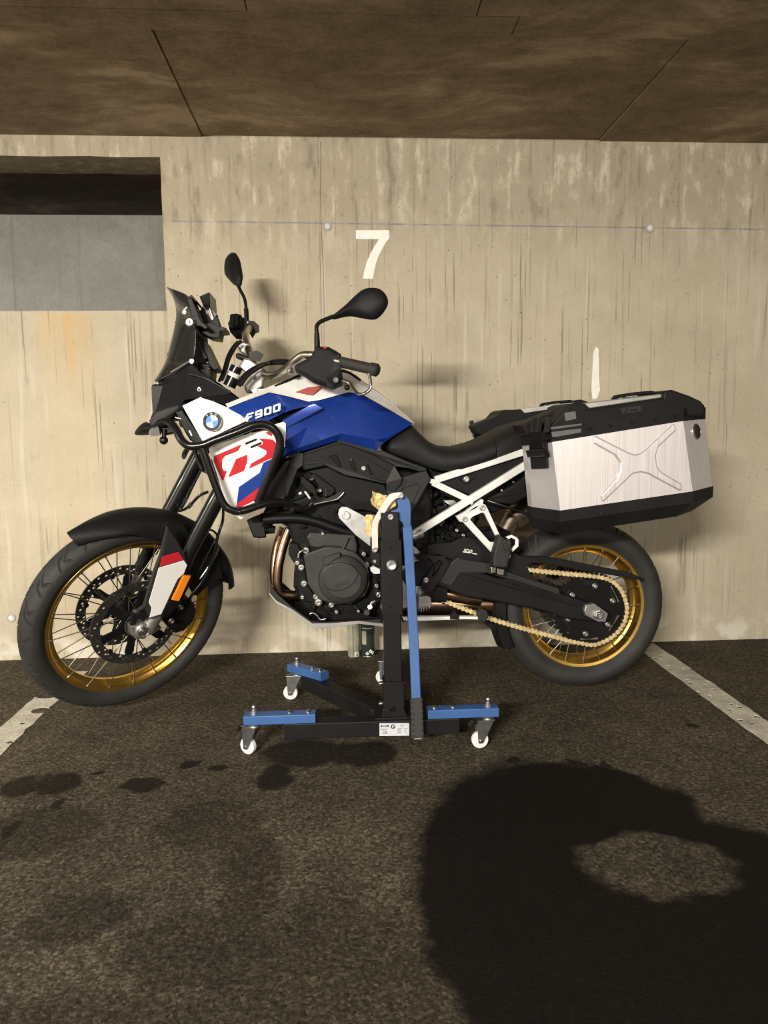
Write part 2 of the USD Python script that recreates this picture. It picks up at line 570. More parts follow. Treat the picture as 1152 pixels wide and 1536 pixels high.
def concrete_wall():
    g = Graph(); P = g.pos()
    sx = g.add('separate_xyz', {'vector': P}); X, Z = sx + '.x', sx + '.z'
    big = g.noise(P, 1.6, 5); mid = g.noise(P, 7, 6, .6); fine = g.noise(P, 90, 4)
    col = g.ramp(big, [(.3, (.42, .362, .265)), (.7, (.52, .455, .34))])
    col = g.mix(.35, col, g.ramp(mid, [(.3, (.37, .312, .22)), (.7, (.575, .507, .385))]), 'mix')
    col = g.mix(.12, col, g.ramp(fine, [(.3, (.30, .27, .21)), (.7, (.60, .56, .47))]))
    # vertical run-marks
    st = g.noise(g.map(P, scale=(46, 46, 1.1)), 1.0, 3, .5)
    run = g.range(st, .575, .64); zone = g.range(g.noise(g.map(P, scale=(5, 5, 2.4), location=(1.7, 0, .6)), 1.0, 3), .44, .58)
    col = g.mix(g.math('multiply', g.math('multiply', run, zone), .30), col, (.22, .18, .13))
    st2 = g.noise(g.map(P, scale=(90, 90, 1.6)), 1.0, 2)
    col = g.mix(g.math('multiply', g.math('multiply', g.range(st2, .60, .66), g.range(g.noise(g.map(P, scale=(7, 7, 3.2)), 1.0, 3), .48, .6)), .55), col, (.15, .125, .095))
    st3 = g.noise(g.map(P, scale=(26, 26, 1.3), location=(3.1, 0, 0)), 1.0, 3)
    col = g.mix(g.math('multiply', g.range(st3, .62, .72), .3), col, (.66, .63, .55))
    # scuffed zone below the ceiling
    top = g.range(Z, 1.62, 2.0)
    scuff = g.math('add', g.math('multiply', g.noise(g.map(P, scale=(16, 16, 7)), 1.0, 8, .72), .65), g.math('multiply', g.noise(g.map(P, scale=(24, 24, 1.6)), 1.0, 4, .6), .35))
    col = g.mix(g.math('multiply', top, .50), col, (.30, .25, .18))
    col = g.mix(g.math('multiply', g.math('multiply', top, g.range(scuff, .51, .62)), .75), col, (.63, .57, .45))
    col = g.mix(g.math('multiply', g.math('multiply', top, g.range(scuff, .47, .37)), .65), col, (.20, .175, .135))
    # pores
    vo = g.add('voronoi_texture', {'vector': g.map(P, scale=(1, 1, .8))}, scale=24.0)
    pore = g.math('multiply', g.range(vo + '.distance', .075, .05), g.range(g.noise(P, 3.3, 3), .44, .56))
    col = g.mix(g.math('multiply', pore, .75), col, (.13, .11, .085))
    # rust below the sill, to the floor
    xa, xb = wallpt(58, 500)[0], wallpt(137, 500)[0]
    wx = g.math('add', X, g.math('multiply', g.math('subtract', g.noise(P, 5, 4), .5), .10))
    rust = g.math('multiply', g.range(wx, xa - .03, xa + .05), g.range(wx, xb + .05, xb - .06))
    rust = g.math('multiply', rust, g.range(Z, 1.525, 1.47)); fade = g.range(Z, 1.05, 1.5, .16, .75)
    rust = g.math('multiply', g.math('multiply', rust, fade), g.range(g.noise(g.map(P, scale=(16, 16, 1.2)), 1.0, 4), .34, .66, .3, 1.0))
    col = g.mix(rust, col, (.56, .36, .14))
    # damp, pale lime and dirt near the foot
    foot = g.range(Z, .5, .05)
    col = g.mix(g.math('multiply', foot, .30), col, (.33, .29, .215))
    col = g.mix(g.math('multiply', g.math('multiply', g.range(Z, .16, .03), g.range(g.noise(P, 9, 6), .45, .6)), .6), col, (.66, .63, .55))
    # mason's blue chalk line
    a, b = wallpt(250, 331.5), wallpt(1140, 344)
    sl = (b[2] - a[2]) / (b[0] - a[0])
    dz = g.math('absolute', g.math('subtract', g.math('subtract', Z, g.math('multiply', g.math('subtract', X, a[0]), sl)), a[2]))
    chalk = g.math('multiply', g.range(dz, .0048, .0012), g.range(X, a[0], a[0] + .03))
    chalk = g.math('multiply', chalk, g.range(g.noise(g.map(P, scale=(22, 22, 120)), 1.0, 4), .3, .62, .15, .8))
    col = g.mix(chalk, col, (.16, .17, .27))
    h = g.math('add', g.math('multiply', fine, .35), g.math('multiply', mid, .5))
    h = g.math('subtract', h, g.math('multiply', pore, 1.2))
    h = g.math('subtract', h, g.math('multiply', run, .25))
    nrm = g.bump(h, .45, .004)
    s = g.add('principled_bsdf', {'base_color': col, 'normal': nrm}, roughness=.86, specular_ior_level=.25)
    look('concrete_wall', g.n, g.l, s + '.BSDF')


def concrete_plain(name, a, b, c, rough=.85, damp=True, streak=True):
    g = Graph(); P = g.pos()
    w = g.warped(P, 1.2, .5)
    big = g.noise(g.map(w, scale=(.8, 2.0, 1.0)), 1.7, 8, .68); mid = g.noise(P, 9, 6, .6); fine = g.noise(P, 80, 4)
    col = g.ramp(big, [(.43, a), (.52, b), (.61, c)])
    col = g.mix(.3, col, g.ramp(mid, [(.3, a), (.7, c)]))
    col = g.mix(.12, col, g.ramp(fine, [(.3, tuple(x * .6 for x in a)), (.7, tuple(x * 1.4 for x in c))]))
    if streak:
        st = g.noise(g.map(P, scale=(30, 30, .9)), 1.0, 3)
        col = g.mix(g.math('multiply', g.range(st, .62, .72), .3), col, tuple(x * .55 for x in a))
    nrm = g.bump(g.math('add', g.math('multiply', fine, .3), g.math('multiply', mid, .6)), .4, .004)
    s = g.add('principled_bsdf', {'base_color': col, 'normal': nrm}, roughness=rough, specular_ior_level=.25)
    look(name, g.n, g.l, s + '.BSDF')


def asphalt():
    g = Graph(); P = g.pos()
    flat = g.add('vector_math', {'vector1': P}, math_type='multiply', vector2=(1, 1, 0)) + '.vector'
    vo = g.add('voronoi_texture', {'vector': g.warped(flat, 70.0, .012)}, scale=150.0)
    vo2 = g.add('voronoi_texture', {'vector': flat}, scale=260.0)
    cellv = g.add('separate_xyz', {'vector': vo + '.color'})
    big = g.noise(flat, 1.1, 5, .6); mid = g.noise(flat, 5.5, 6, .6); fine = g.noise(flat, 95, 7, .72)
    col = g.ramp(cellv + '.x', [(0, (.016, .0135, .010)), (.5, (.052, .044, .033)), (.8, (.10, .085, .063)), (1, (.19, .165, .125))])
    col = g.mix(.5, col, g.ramp(fine, [(.36, (.010, .0085, .0065)), (.5, (.050, .043, .032)), (.66, (.145, .124, .092))]))
    col = g.mix(.55, col, g.ramp(mid, [(.3, (.55, .55, .55)), (.7, (1.35, 1.3, 1.2))]), 'multiply')
    col = g.mix(.6, col, g.ramp(big, [(.32, (.72, .71, .70)), (.68, (1.65, 1.58, 1.46))]), 'multiply')
    # lone pale chips
    chip = g.math('multiply', g.range(vo2 + '.distance', .12, .06), g.range(g.add('separate_xyz', {'vector': vo2 + '.color'}) + '.y', .985, .99))
    col = g.mix(g.math('multiply', chip, .8), col, (.45, .40, .28))
    # water stains: outlines seen in the photograph, on the floor where they lie
    w1 = g.warped(flat, 9.0, .11)
    w2 = g.warped(flat, 14.0, .09)

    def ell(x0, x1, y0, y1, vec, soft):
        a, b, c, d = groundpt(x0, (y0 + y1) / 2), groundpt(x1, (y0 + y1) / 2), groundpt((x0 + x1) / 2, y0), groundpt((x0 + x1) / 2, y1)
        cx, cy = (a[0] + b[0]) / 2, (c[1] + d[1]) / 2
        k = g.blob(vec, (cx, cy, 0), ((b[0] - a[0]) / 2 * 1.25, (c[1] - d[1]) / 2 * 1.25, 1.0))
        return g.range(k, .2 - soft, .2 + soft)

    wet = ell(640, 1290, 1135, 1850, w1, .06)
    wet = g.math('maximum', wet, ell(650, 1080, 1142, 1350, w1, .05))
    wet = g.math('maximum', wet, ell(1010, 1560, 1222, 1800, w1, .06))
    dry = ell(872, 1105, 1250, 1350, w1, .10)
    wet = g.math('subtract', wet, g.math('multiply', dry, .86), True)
    for e in [(240, 390, 1200, 1275), (330, 420, 1245, 1400), (180, 430, 1365, 1490), (-40, 140, 1210, 1290), (330, 700, 1340, 1760), (-300, 430, 1490, 1800), (40, 190, 1340, 1420)]:
        wet = g.math('maximum', wet, g.math('multiply', ell(*e, w2, .16), .45))
    for e in [(395, 520, 1108, 1150), (385, 440, 1146, 1186), (490, 600, 1112, 1150), (0, 60, 1165, 1195), (50, 125, 1160, 1190), (180, 245, 1168, 1188), (270, 300, 1138, 1150), (315, 335, 1150, 1158),
              (75, 100, 1198, 1212), (755, 785, 1134, 1146), (895, 920, 1143, 1156), (1030, 1050, 1085, 1095), (850, 876, 1140, 1152), (140, 160, 1156, 1164), (0, 30, 1230, 1260)]:
        wet = g.math('maximum', wet, g.math('multiply', ell(*e, w2, .14), .85))
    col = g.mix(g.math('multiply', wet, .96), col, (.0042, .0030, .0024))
    rough = g.range(wet, 0, 1, .9, .72)
    h = g.math('add', g.math('multiply', g.math('subtract', 1.0, vo + '.distance'), .25), g.math('multiply', fine, 1.3))
    h = g.math('add', h, g.math('multiply', mid, .6))
    nrm = g.bump(h, .55, .005)
    s = g.add('principled_bsdf', {'base_color': col, 'normal': nrm, 'roughness': rough}, specular_ior_level=.12)
    look('asphalt', g.n, g.l, s + '.BSDF')


def worn_paint():
    g = Graph(); P = g.pos()
    a, f = g.noise(P, 12, 6, .65), g.noise(P, 120, 4)
    col = g.ramp(a, [(.3, (.34, .31, .25)), (.62, (.58, .55, .46))])
    col = g.mix(g.math('multiply', g.range(f, .56, .68), .5), col, (.14, .12, .09))
    s = g.add('principled_bsdf', {'base_color': col, 'normal': g.bump(f, .5, .004)}, roughness=.85, specular_ior_level=.25)
    look('worn_paint', g.n, g.l, s + '.BSDF')


concrete_wall(); asphalt(); worn_paint()
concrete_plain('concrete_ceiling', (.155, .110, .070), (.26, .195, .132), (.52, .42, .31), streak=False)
concrete_plain('concrete_grey', (.30, .29, .265), (.36, .35, .325), (.42, .41, .38))
concrete_plain('concrete_shaft', (.155, .152, .138), (.20, .197, .182), (.245, .24, .222))

# ---------------------------------------------------------------- the setting
XL, XR, YB = -5.0, 6.5, -7.5
mesh('floor', box((XL, YB, -.1), (XR, D + 1.4, 0)), 'asphalt', kind='structure', label='dark asphalt garage floor with wet patches')

ceil = xform('ceiling', kind='structure', label='dark brown concrete ceiling with formwork joints')
ya = on_plane(np.array([[330, 47]], float), [0, 0, CEIL], np.array([0, 0, 1.0]))[0][1]
yb_ = on_plane(np.array([[330, 15]], float), [0, 0, CEIL], np.array([0, 0, 1.0]))[0][1]
xc1, xc2 = -.552, 1.126
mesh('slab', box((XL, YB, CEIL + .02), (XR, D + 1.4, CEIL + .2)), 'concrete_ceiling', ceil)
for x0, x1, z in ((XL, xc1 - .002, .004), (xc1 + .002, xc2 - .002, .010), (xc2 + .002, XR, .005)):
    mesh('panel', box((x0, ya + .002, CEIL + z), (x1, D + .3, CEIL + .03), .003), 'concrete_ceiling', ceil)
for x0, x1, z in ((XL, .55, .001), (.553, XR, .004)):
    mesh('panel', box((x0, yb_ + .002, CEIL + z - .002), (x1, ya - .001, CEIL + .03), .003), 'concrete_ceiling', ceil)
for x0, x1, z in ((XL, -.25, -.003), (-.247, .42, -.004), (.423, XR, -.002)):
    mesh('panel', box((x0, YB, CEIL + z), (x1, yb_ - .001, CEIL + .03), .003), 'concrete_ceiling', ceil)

# wall with the light-shaft opening at the upper left
o0, o1 = wallpt(240, 236), wallpt(246, 466)
ox, oz0, oz1, th = o0[0], o1[2], o0[2], .21
xj = wallpt(483, 500)[0]


def wall_panel(x0, x1, z0, z1, y0=D, y1=D + th, hole=None):
    g = sbox(x0, z0, x1, z1)
    if hole:
        g = g.difference(hole)
    m = trimesh.creation.extrude_polygon(g, y1 - y0, engine='earcut')
    return mv(m, np.array([[1, 0, 0], [0, 0, -1], [0, 1, 0]], float), (0, y1, 0))


back = xform('wall_back', kind='structure', label='pale board-marked concrete wall with run marks and rust stains')
# chipped rim of the opening
rim = [(XL + .5, oz0)]
for t in np.linspace(0, 1, 40):
    rim.append((XL + .5 + t * (ox - XL - .5), oz0 - .004 + .007 * meshkit.fbm(np.array([[t * 38, 1.0, 0]]), 3)[0]))
for t in np.linspace(.03, .97, 16):
    rim.append((ox - .003 + .005 * meshkit.fbm(np.array([[t * 11, 7.0, 0]]), 3)[0], oz0 + t * (oz1 - oz0)))
for t in np.linspace(0, 1, 40):
    rim.append((ox - t * (ox - XL - .5), oz1 - .003 + .006 * meshkit.fbm(np.array([[t * 38, 4.0, 0]]), 3)[0]))
mesh('panel', wall_panel(XL, xj - .003, 0, CEIL + .02, hole=Polygon(rim).buffer(0)), 'concrete_wall', back)
mesh('panel', wall_panel(xj + .003, XR, 0, CEIL + .02), 'concrete_wall', back)
mesh('joint', wall_panel(xj - .003, xj + .003, 0, CEIL + .02, y0=D + .004), 'concrete_wall', back)
# ridge of cement that leaked at the form joint
rp = [(xj + .004 + .003 * math.sin(z * 9), D, z) for z in np.linspace(.02, CEIL - .01, 40)]
mesh('form_ridge', tube(rp, [.0045 + .0025 * meshkit.noise(np.array([[i * .7, 0, 0]]))[0] for i in range(40)], 6), 'concrete_wall', back)
for x, y in ((491, 339.5), (975, 342), (17, 927)):
    c = wallpt(x, y)
    ring = lathe([(.010, -.004), (.020, -.004), (.020, .0015), (.0185, .003), (.0125, .003), (.011, .0005), (.010, -.004)], 28)
    tp = xform('tie_hole', back, label='plugged formwork tie hole in the wall')
    mesh('collar', mv(ring, frame([0, -1, 0]), c), 'concrete_grey', tp)
    mesh('plug', mv(lathe([(0, .004), (.009, .0045), (.0125, .002), (.0125, -.004), (0, -.004)], 24), frame([0, -1, 0]), c), 'tie_plug', tp)
# white filler smear above the pannier
sm = photo('P', [(894, 520), (898, 523), (898.5, 545), (899, 570), (900, 585), (896, 597), (889, 600), (887, 585), (888.5, 555), (890, 530)])
w = on_plane(sm, [0, D, 0], np.array([0, 1.0, 0]))
m = prism(rounded(w[:, [0, 2]], .003), 0, .0022, .001)
tag(mesh('plaster_smear', mv(m, V2B, (0, D, 0)), 'number_paint').GetPrim() if False else mesh('plaster_smear', mv(m, V2B, (0, D, 0)), 'number_paint', back, label='white plaster smear running down the wall'))

# painted bay number
n7 = photo('N1', [(325, 158), (332, 148), (790, 146), (804, 160), (806, 262), (760, 320), (700, 420), (650, 520), (610, 640), (585, 750), (570, 850), (428, 843), (445, 730), (480, 610), (525, 500), (590, 380), (660, 276), (332, 276), (325, 268)])
w = on_plane(n7, [0, D, 0], np.array([0, 1.0, 0]))
mesh('bay_number', mv(prism(w[:, [0, 2]], 0, .0012), V2B, (0, D, 0)), 'number_paint', label='white painted numeral 7 on the concrete wall above the motorcycle', cat='number')

# light shaft behind the opening: a lower grey wall, dark above
zs = on_plane(np.array([[120, 322]], float), [0, D + th + .005, 0], np.array([0, 1.0, 0]))[0][2]
sh = xform('wall_shaft', kind='structure', label='grey concrete wall seen through the opening, dark above')
mesh('parapet', box((XL, D + th + .004, 0), (ox + .8, D + th + .12, zs), .004), 'concrete_shaft', sh)
mesh('shaft_back', box((XL, D + 1.3, 0), (ox + .8, D + 1.4, CEIL + .2)), 'dark_shaft', sh)
mesh('shaft_side', box((ox + .8, D + th, 0), (ox + .9, D + 1.4, CEIL + .2)), 'dark_shaft', sh)
mesh('wall_left', box((XL - .1, YB, 0), (XL, D + 1.4, CEIL + .2)), 'concrete_grey', kind='structure')
mesh('wall_right', box((XR, YB, 0), (XR + .1, D + 1.4, CEIL + .2)), 'concrete_grey', kind='structure')
mesh('wall_front', box((XL - .1, YB - .1, 0), (XR + .1, YB, CEIL + .2)), 'concrete_grey', kind='structure')

# worn bay lines
rl = np.random.default_rng(3)


def bay_line(xa, xb, y0, y1, label, holes, gaps=()):
    n = 90
    ys = np.linspace(y0, y1, n)
    nz = lambda s: .018 * (meshkit.fbm(np.c_[ys * 22, np.full(n, s), np.zeros(n)], 4) - .5)
    a = np.c_[xa + nz(1.0 + xa), ys]; b = np.c_[xb + nz(5.0 + xa), ys][::-1]
    g = Polygon(np.vstack([a, b])).buffer(0)
    for _ in range(holes):
        x, y = rl.uniform(xa - .01, xb + .01), rl.uniform(y0, y1)
        k = rl.uniform(.002, .011); an = rl.uniform(0, 6.28, 8)
        pts = [(x + 1.5 * k * rl.uniform(.4, 1.3) * math.cos(t), y + k * rl.uniform(.4, 1.3) * math.sin(t)) for t in np.linspace(0, 6.28, 9)[:-1]]
        g = g.difference(Polygon(pts).buffer(0))
    for q in gaps:
        g = g.difference(q)
    ms = []
    for p in getattr(g, 'geoms', [g]):
        if p.area > 2e-5:
            ms.append(trimesh.creation.extrude_polygon(p.simplify(.0008), .0022, engine='earcut'))
    m = join(ms); m.apply_translation([0, 0, .0003])
    mesh('bay_line', m, 'worn_paint', label=label, cat='marking', group='bay lines')


l0, l1 = groundpt(0, 1128)[0], groundpt(0, 1080)[0]
bay_line(-1.175, -1.075, -.5, D - .19, 'worn white bay line on the asphalt under the front wheel', 60,
         [Point(-1.13, 2.80).buffer(.06), Point(-1.10, 2.62).buffer(.03)])
r0, r1 = groundpt(975, 985)[0], groundpt(1002, 972)[0]
bay_line(1.322, 1.425, -.5, D - .02, 'worn white bay line on the asphalt behind the rear wheel', 200)

# ---------------------------------------------------------------- paddock lift
# the stand's own frame is the world's: post upright, near beam parallel to the wall
YN = 2.170                                  # depth of the near beam's front face


def wp(win, pts, y):
    return on_plane(photo(win, pts), [0, y, 0], np.array([0, 1.0, 0]))


def wplate(win, pts, y, thick, bevel=.001, r=0.0):
    """Plate facing the viewer, front face at depth y."""
    w = wp(win, pts, y)[:, [0, 2]]
    if r:
        w = rounded(w, r)
    return mv(prism(w, -thick, 0, bevel), V2B, (0, y, 0))


FRONT = np.array([0, -1.0, 0])


def wbolt(win, p, y, r, h=None):
    return bolt_at(wp(win, [p], y)[0], FRONT, r, h)


def beam(a, b, wid, hei, bev=.004):
    """Box section from a to b (centres), width horizontal, height vertical."""
    a, b = np.asarray(a, float), np.asarray(b, float)
    d = b - a; L = np.linalg.norm(d); x = d / L
    y = np.cross([0, 0, 1.0], x); y /= np.linalg.norm(y); z = np.cross(x, y)
    m = mv(prism([(-wid / 2, -hei / 2), (wid / 2, -hei / 2), (wid / 2, hei / 2), (-wid / 2, hei / 2)], 0, L, 0))
    q = rounded([(-wid / 2, -hei / 2), (wid / 2, -hei / 2), (wid / 2, hei / 2), (-wid / 2, hei / 2)], bev)
    m = prism(q, 0, L, 0)
    return mv(m, np.c_[y, z, x], a)


lift = xform('motorcycle_lift', label='blue and black single-arm motorcycle lift on small casters under the engine', cat='motorcycle lift')
nb0, nb1 = wp('P', [(427, 1108)], YN)[0], wp('P', [(689, 1103)], YN)[0]
ztop = wp('P', [(500, 1084)], YN)[0][2]; zbot = wp('P', [(500, 1107.5)], YN)[0][2]
zc, bh = (ztop + zbot) / 2, ztop - zbot
bw = .05
mesh('base_beam', [beam((nb0[0], YN + bw / 2, zc), (nb1[0], YN + bw / 2, zc), bw, bh), box((nb0[0] - .001, YN + .001, zbot + .001), (nb0[0] + .036, YN + bw + .001, ztop + .0008), .002)], 'stand_black', lift)
YP = YN + .005                              # front face of the post's foot
px_ = wp('P', [(574, 1000), (606, 1000)], YN + .03)
pw = .052
pc = np.array([wp('P', [(588, 1030)], YN + .03)[0][0], YN + .03 + pw / 2])
ptop = wp('P', [(585, 769)], YN + .03)[0][2]
sock = wp('P', [(588, 1023.5)], YN + .02)[0][2]
sq = lambda w, r=.004: rounded([(-w / 2, -w / 2), (w / 2, -w / 2), (w / 2, w / 2), (-w / 2, w / 2)], r)
x_at = lambda px, py: wp('P', [(px, py)], YN + .03)[0][0]
# three telescoped tubes and the welded foot
zA = wp('P', [(585, 810)], YN + .03)[0][2]; zB = wp('P', [(590, 922)], YN + .025)[0][2]


def leanpost(z0, z1, w, xa, xb, dy=0.0):
    return loft([np.c_[sq(w) + [xa, pc[1] + dy], np.full(len(sq(w)), z0)], np.c_[sq(w) + [xb, pc[1] + dy], np.full(len(sq(w)), z1)]])


cx = lambda y: (x_at(574, y) + x_at(606, y)) / 2 if y > 930 else 0
xa_, xb_, xm_ = x_at(591, 1060), x_at(584.5, 769), x_at(588.5, 925)
mesh('post_foot', [leanpost(ztop - .002, sock, .066, xa_, xa_), wplate('P', [(571, 1084), (575, 1064), (606, 1064), (616, 1084)], YN + .018, .006), box((xa_ - .06, YN + .008, ztop - .001), (xa_ + .055, YN + .10, ztop + .006), .001)], 'stand_black', lift)
mesh('post', leanpost(sock - .05, zB + .05, .054, xa_, xm_), 'stand_black', lift)
mesh('post_sleeve', leanpost(zB, zA, .066, xm_, x_at(586.5, 810)), 'stand_black', lift)
mesh('post_head', leanpost(zA - .03, ptop, .055, x_at(586.5, 810), xb_), 'stand_black', lift)
for px, py in ((572, 1025), (603.5, 1024.5), (572, 1055), (603.5, 1055)):
    c = wp('P', [(px, py)], YN + .05)[0]
    mesh('side_bolt', bolt_at(c, [-1 if px < 580 else 1, -.2, 0], .008), 'steel', lift)
mesh('foot_bolt', wbolt('S5', (778, 962), YN + .017, .009), 'gloss_black', lift)
yps = pc[1] - .033
mesh('lock_pin', mv(lathe([(0, .010), (.004, .0105), (.012, .012), (.0155, .0095), (.0165, .006), (.0165, 0), (0, 0)], 28), frame(FRONT), wp('U1', [(520, 1398)], yps - .006)[0]), 'zinc', lift)
mesh('lever_pivot_bolt', wbolt('U1', (505, 610), yps + .004, .009), 'steel', lift)
mesh('pin_hole', rod(wp('U1', [(500, 1128)], yps)[0], wp('U1', [(500, 1128)], yps)[0] + FRONT * .002, .004), 'gloss_black', lift)
mesh('pin_hole', [rod(wp('Y7', [(152, 1100)], yps)[0], wp('Y7', [(152, 1100)], yps)[0] + FRONT * .002, .004)], 'gloss_black', lift)
# blue lever: cut plate head and square bar going down to the grip
yl = pc[1] - .008
head = wplate('U1', [(655, 215), (700, 225), (760, 265), (810, 330), (835, 420), (835, 760), (838, 790), (715, 780), (705, 720), (690, 690), (650, 670), (560, 655), (480, 600), (490, 530), (540, 500), (600, 485), (630, 450), (625, 400), (610, 340), (620, 260)], yl, .008)
bar0 = [wp('U1', [(776, 770)], yl - .006)[0], wp('P', [(615.5, 870)], yl - .012)[0], wp('P', [(620.5, 960)], yl - .03)[0], wp('P', [(624, 1049)], yl - .055)[0]]
bp_ = crom(bar0, 10)
sec = lambda i: rounded([(-.0145, -.010), (.0145, -.010), (.0145, .010), (-.0145, .010)], .003)


def sweep(path, sect, up=(0, 1, 0)):
    path = np.asarray(path); t = np.gradient(path, axis=0); loops = []
    for p, d in zip(path, t):
        R = frame(d, np.cross(up, d)); loops.append(p + sect @ R[:, :2].T)
    return loft(loops)


mesh('lever', [head, sweep(bp_, sec(0)), box(wp('U1', [(712, 770)], yl - .004)[0] - [0, .010, 0], wp('U1', [(838, 735)], yl - .004)[0] + [0, .012, 0], .002)], 'stand_blue', lift)
gp = [wp('P', [(624.2, 1046)], yl - .054)[0], wp('P', [(626.5, 1106)], yl - .075)[0]]
grip = [sweep(gp, rounded([(-.0185, -.014), (.0185, -.014), (.0185, .014), (-.0185, .014)], .003))]
for k in range(7):
    for s in (-1, 1):
        c = gp[0] + (gp[1] - gp[0]) * (k + .5) / 7 + [s * .0135, -.014, 0]
        grip.append(ball(c, .004, 1, (1, .6, 1)))
mesh('lever_grip', grip, 'rubber', lift)
mesh('grip_end', sweep([gp[1], gp[1] + (gp[1] - gp[0]) * .03], rounded([(-.013, -.009), (.013, -.009), (.013, .009), (-.013, .009)], .003)), 'zinc', lift)
# curved link from the lever's head to the slider, slider block, hook plate that carries the frame
link = wplate('U1', [(650, 200), (690, 205), (715, 240), (705, 280), (670, 295), (620, 300), (570, 325), (520, 375), (470, 440), (430, 510), (400, 560), (360, 610), (325, 660), (300, 720), (295, 800), (300, 1130), (285, 1170), (245, 1185), (210, 1170), (198, 1130), (192, 800), (205, 720), (240, 620), (290, 530), (340, 450), (390, 370), (440, 290), (490, 235), (550, 212)], yl - .016, .007)
mesh('curved_link', link, 'linkage', lift)
mesh('link_bolt', wbolt('U1', (672, 258), yl - .023, .008), 'steel', lift)
mesh('link_bolt', wbolt('U1', (243, 1145), yl - .023, .009), 'steel', lift)
mesh('slider', [wplate('U1', [(178, 980), (335, 970), (335, 1415), (230, 1410), (180, 1370)], pc[1] - .012, .05, .002)], 'stand_black', lift)
mesh('slider_bolt', wbolt('U1', (243, 1338), pc[1] - .013, .005), 'steel', lift)
yh = Y0 - .185
hk = np.vstack([photo('U4', [(700, 672), (760, 674), (800, 690), (1040, 815)]), photo('P', [(566, 795), (566, 828)]), photo('U4', [(900, 1085), (660, 840), (644, 780), (655, 715)])])
WINP = hk
mesh('hook_plate', wplate('P', hk, yh, .008, .0012, .002), 'zinc', lift)
mesh('adapter_bolt', [wbolt('U4', (760, 795), yh - .001, .0165, .009), rod(wp('U4', [(760, 795)], yh)[0], wp('U4', [(760, 795)], yh + .07)[0], .009)], 'zinc', lift)
mesh('adapter_arm', [wplate('P', [(556, 790), (610, 790), (610, 842), (556, 838)], yh + .0085, .02, .002), box((wp('P', [(572, 815)], yh)[0][0], pc[1] + .02, wp('P', [(572, 838)], yh)[0][2]), (wp('P', [(606, 815)], yh)[0][0], yh + .03, wp('P', [(572, 800)], yh)[0][2]), .003)], 'stand_black', lift)
# rear leg
zb2 = zc
ra = np.array([xa_ - .01, YN + .075, zc]); rb = groundpt(458, 1034)
# choose its far end on the sight line of its end face's foot
rb = on_plane(np.array([[460.5, 1033]], float), [0, 0, zbot], np.array([0, 0, 1.0]))[0]
rb = np.array([rb[0], rb[1] + .01, zc])
mesh('rear_leg', [beam(ra, rb, bw, bh), box((ra[0] - .06, ra[1] + .01, zc - .01), (ra[0] + .07, ra[1] + .09, ztop + .004), .003)], 'stand_black', lift)
# a second rear leg runs behind the post to a caster that just shows beside it
c4 = groundpt(572, 1024)
rd = np.array([c4[0] + .032, c4[1] + .02, zc])
mesh('rear_leg', beam(ra + [.03, .03, 0], rd + (ra - rd) * .16, bw, bh), 'stand_black', lift)


def arm(a, b, name='extension_arm'):
    """Blue flat box arm on top of a beam, from its bolted end a to the caster end b."""
    a, b = np.asarray(a, float), np.asarray(b, float)
    h = .029
    u = (b - a) / np.linalg.norm(b - a)
    p = mesh(name, beam(a, b, .042, h, .003), 'stand_blue', lift)
    L = np.linalg.norm(b - a)
    for k in (.022, .36 * L):
        c = a + u * k + [0, 0, h / 2]
        c[2] += 0.0
        mesh('arm_bolt', mv(lathe([(0, .008), (.004, .0075), (.0072, .004), (.0075, 0), (0, 0)], 16), np.eye(3), c), 'bright_metal', lift)
    c = b - u * .03 + [0, 0, h / 2]
    mesh('stud', mv(lathe([(0, .026), (.005, .026), (.0065, .022), (.0045, .019), (.0045, .013), (.0075, .012), (.0075, .005), (.011, .004), (.011, 0), (0, 0)], 16), np.eye(3), c), 'zinc', lift)
    return b - u * .03 - [0, 0, h / 2]


def caster(p, ang, pedal=True, side=-1):
    """Swivel caster under p with its wheel trailing towards ang (degrees)."""
    R = rot([0, 0, 1], ang); wr = .0265
    c = np.array([p[0], p[1], 0.0])
    top = p[2]
    t = xform('caster', lift)
    off = np.array([.026, 0, 0])
    hub = np.array([0, 0, wr]) + off
    w = lathe([(.019, -.0085), (.0245, -.0085), (wr, -.006), (wr, .006), (.0245, .0085), (.019, .0085), (.019, -.0085)], 36)
    face = lathe([(0, -.0095), (.008, -.0095), (.009, -.0075), (.0185, -.0075), (.0195, -.0088), (.0195, .0088), (.0185, .0075), (.009, .0075), (.008, .0095), (0, .0095)], 32)
    Ry = rot([1, 0, 0], 90)
    mesh('wheel', mv(mv(join(w, face), Ry, hub), R, c), 'caster_white', t)
    f = []
    zt = top - .010
    tri = np.array([(-.016, zt - .002), (.034, zt - .002), (.038, zt - .012), (.034, wr - .008), (.020, wr - .008), (-.010, zt - .016)])
    for s in (-1, 1):
        m = mv(prism(rounded(tri, .004), -.0012, .0012), V2B)
        f.append(mv(m, np.eye(3), (0, s * .0135, 0)))
    f.append(box((-.018, -.018, zt - .0035), (.04, .018, zt), .001))
    f.append(mv(lathe([(0, .0085), (.012, .0085), (.017, .004), (.019, 0), (.019, -.003), (0, -.003)], 28), np.eye(3), (0, 0, zt + .0015)))
    mesh('fork', mv(join(f), R, c), 'caster_fork', t)
    mesh('axle_bolt', mv(join(rod(hub + [0, -.020, 0], hub + [0, .020, 0], .0045), rod(hub + [0, -.0195, 0], hub + [0, -.0165, 0], .007, 6)), R, c), 'bright_metal', t)
    if pedal:
        mesh('brake_pedal', mv(mv(join(box((-.004, -.012, -.003), (.026, .012, .003), .001), rod((0, -.015, 0), (0, .015, 0), .005)), rot([0, 1, 0], 50), (.044, 0, zt - .004)), R, c), 'gloss_black', t)


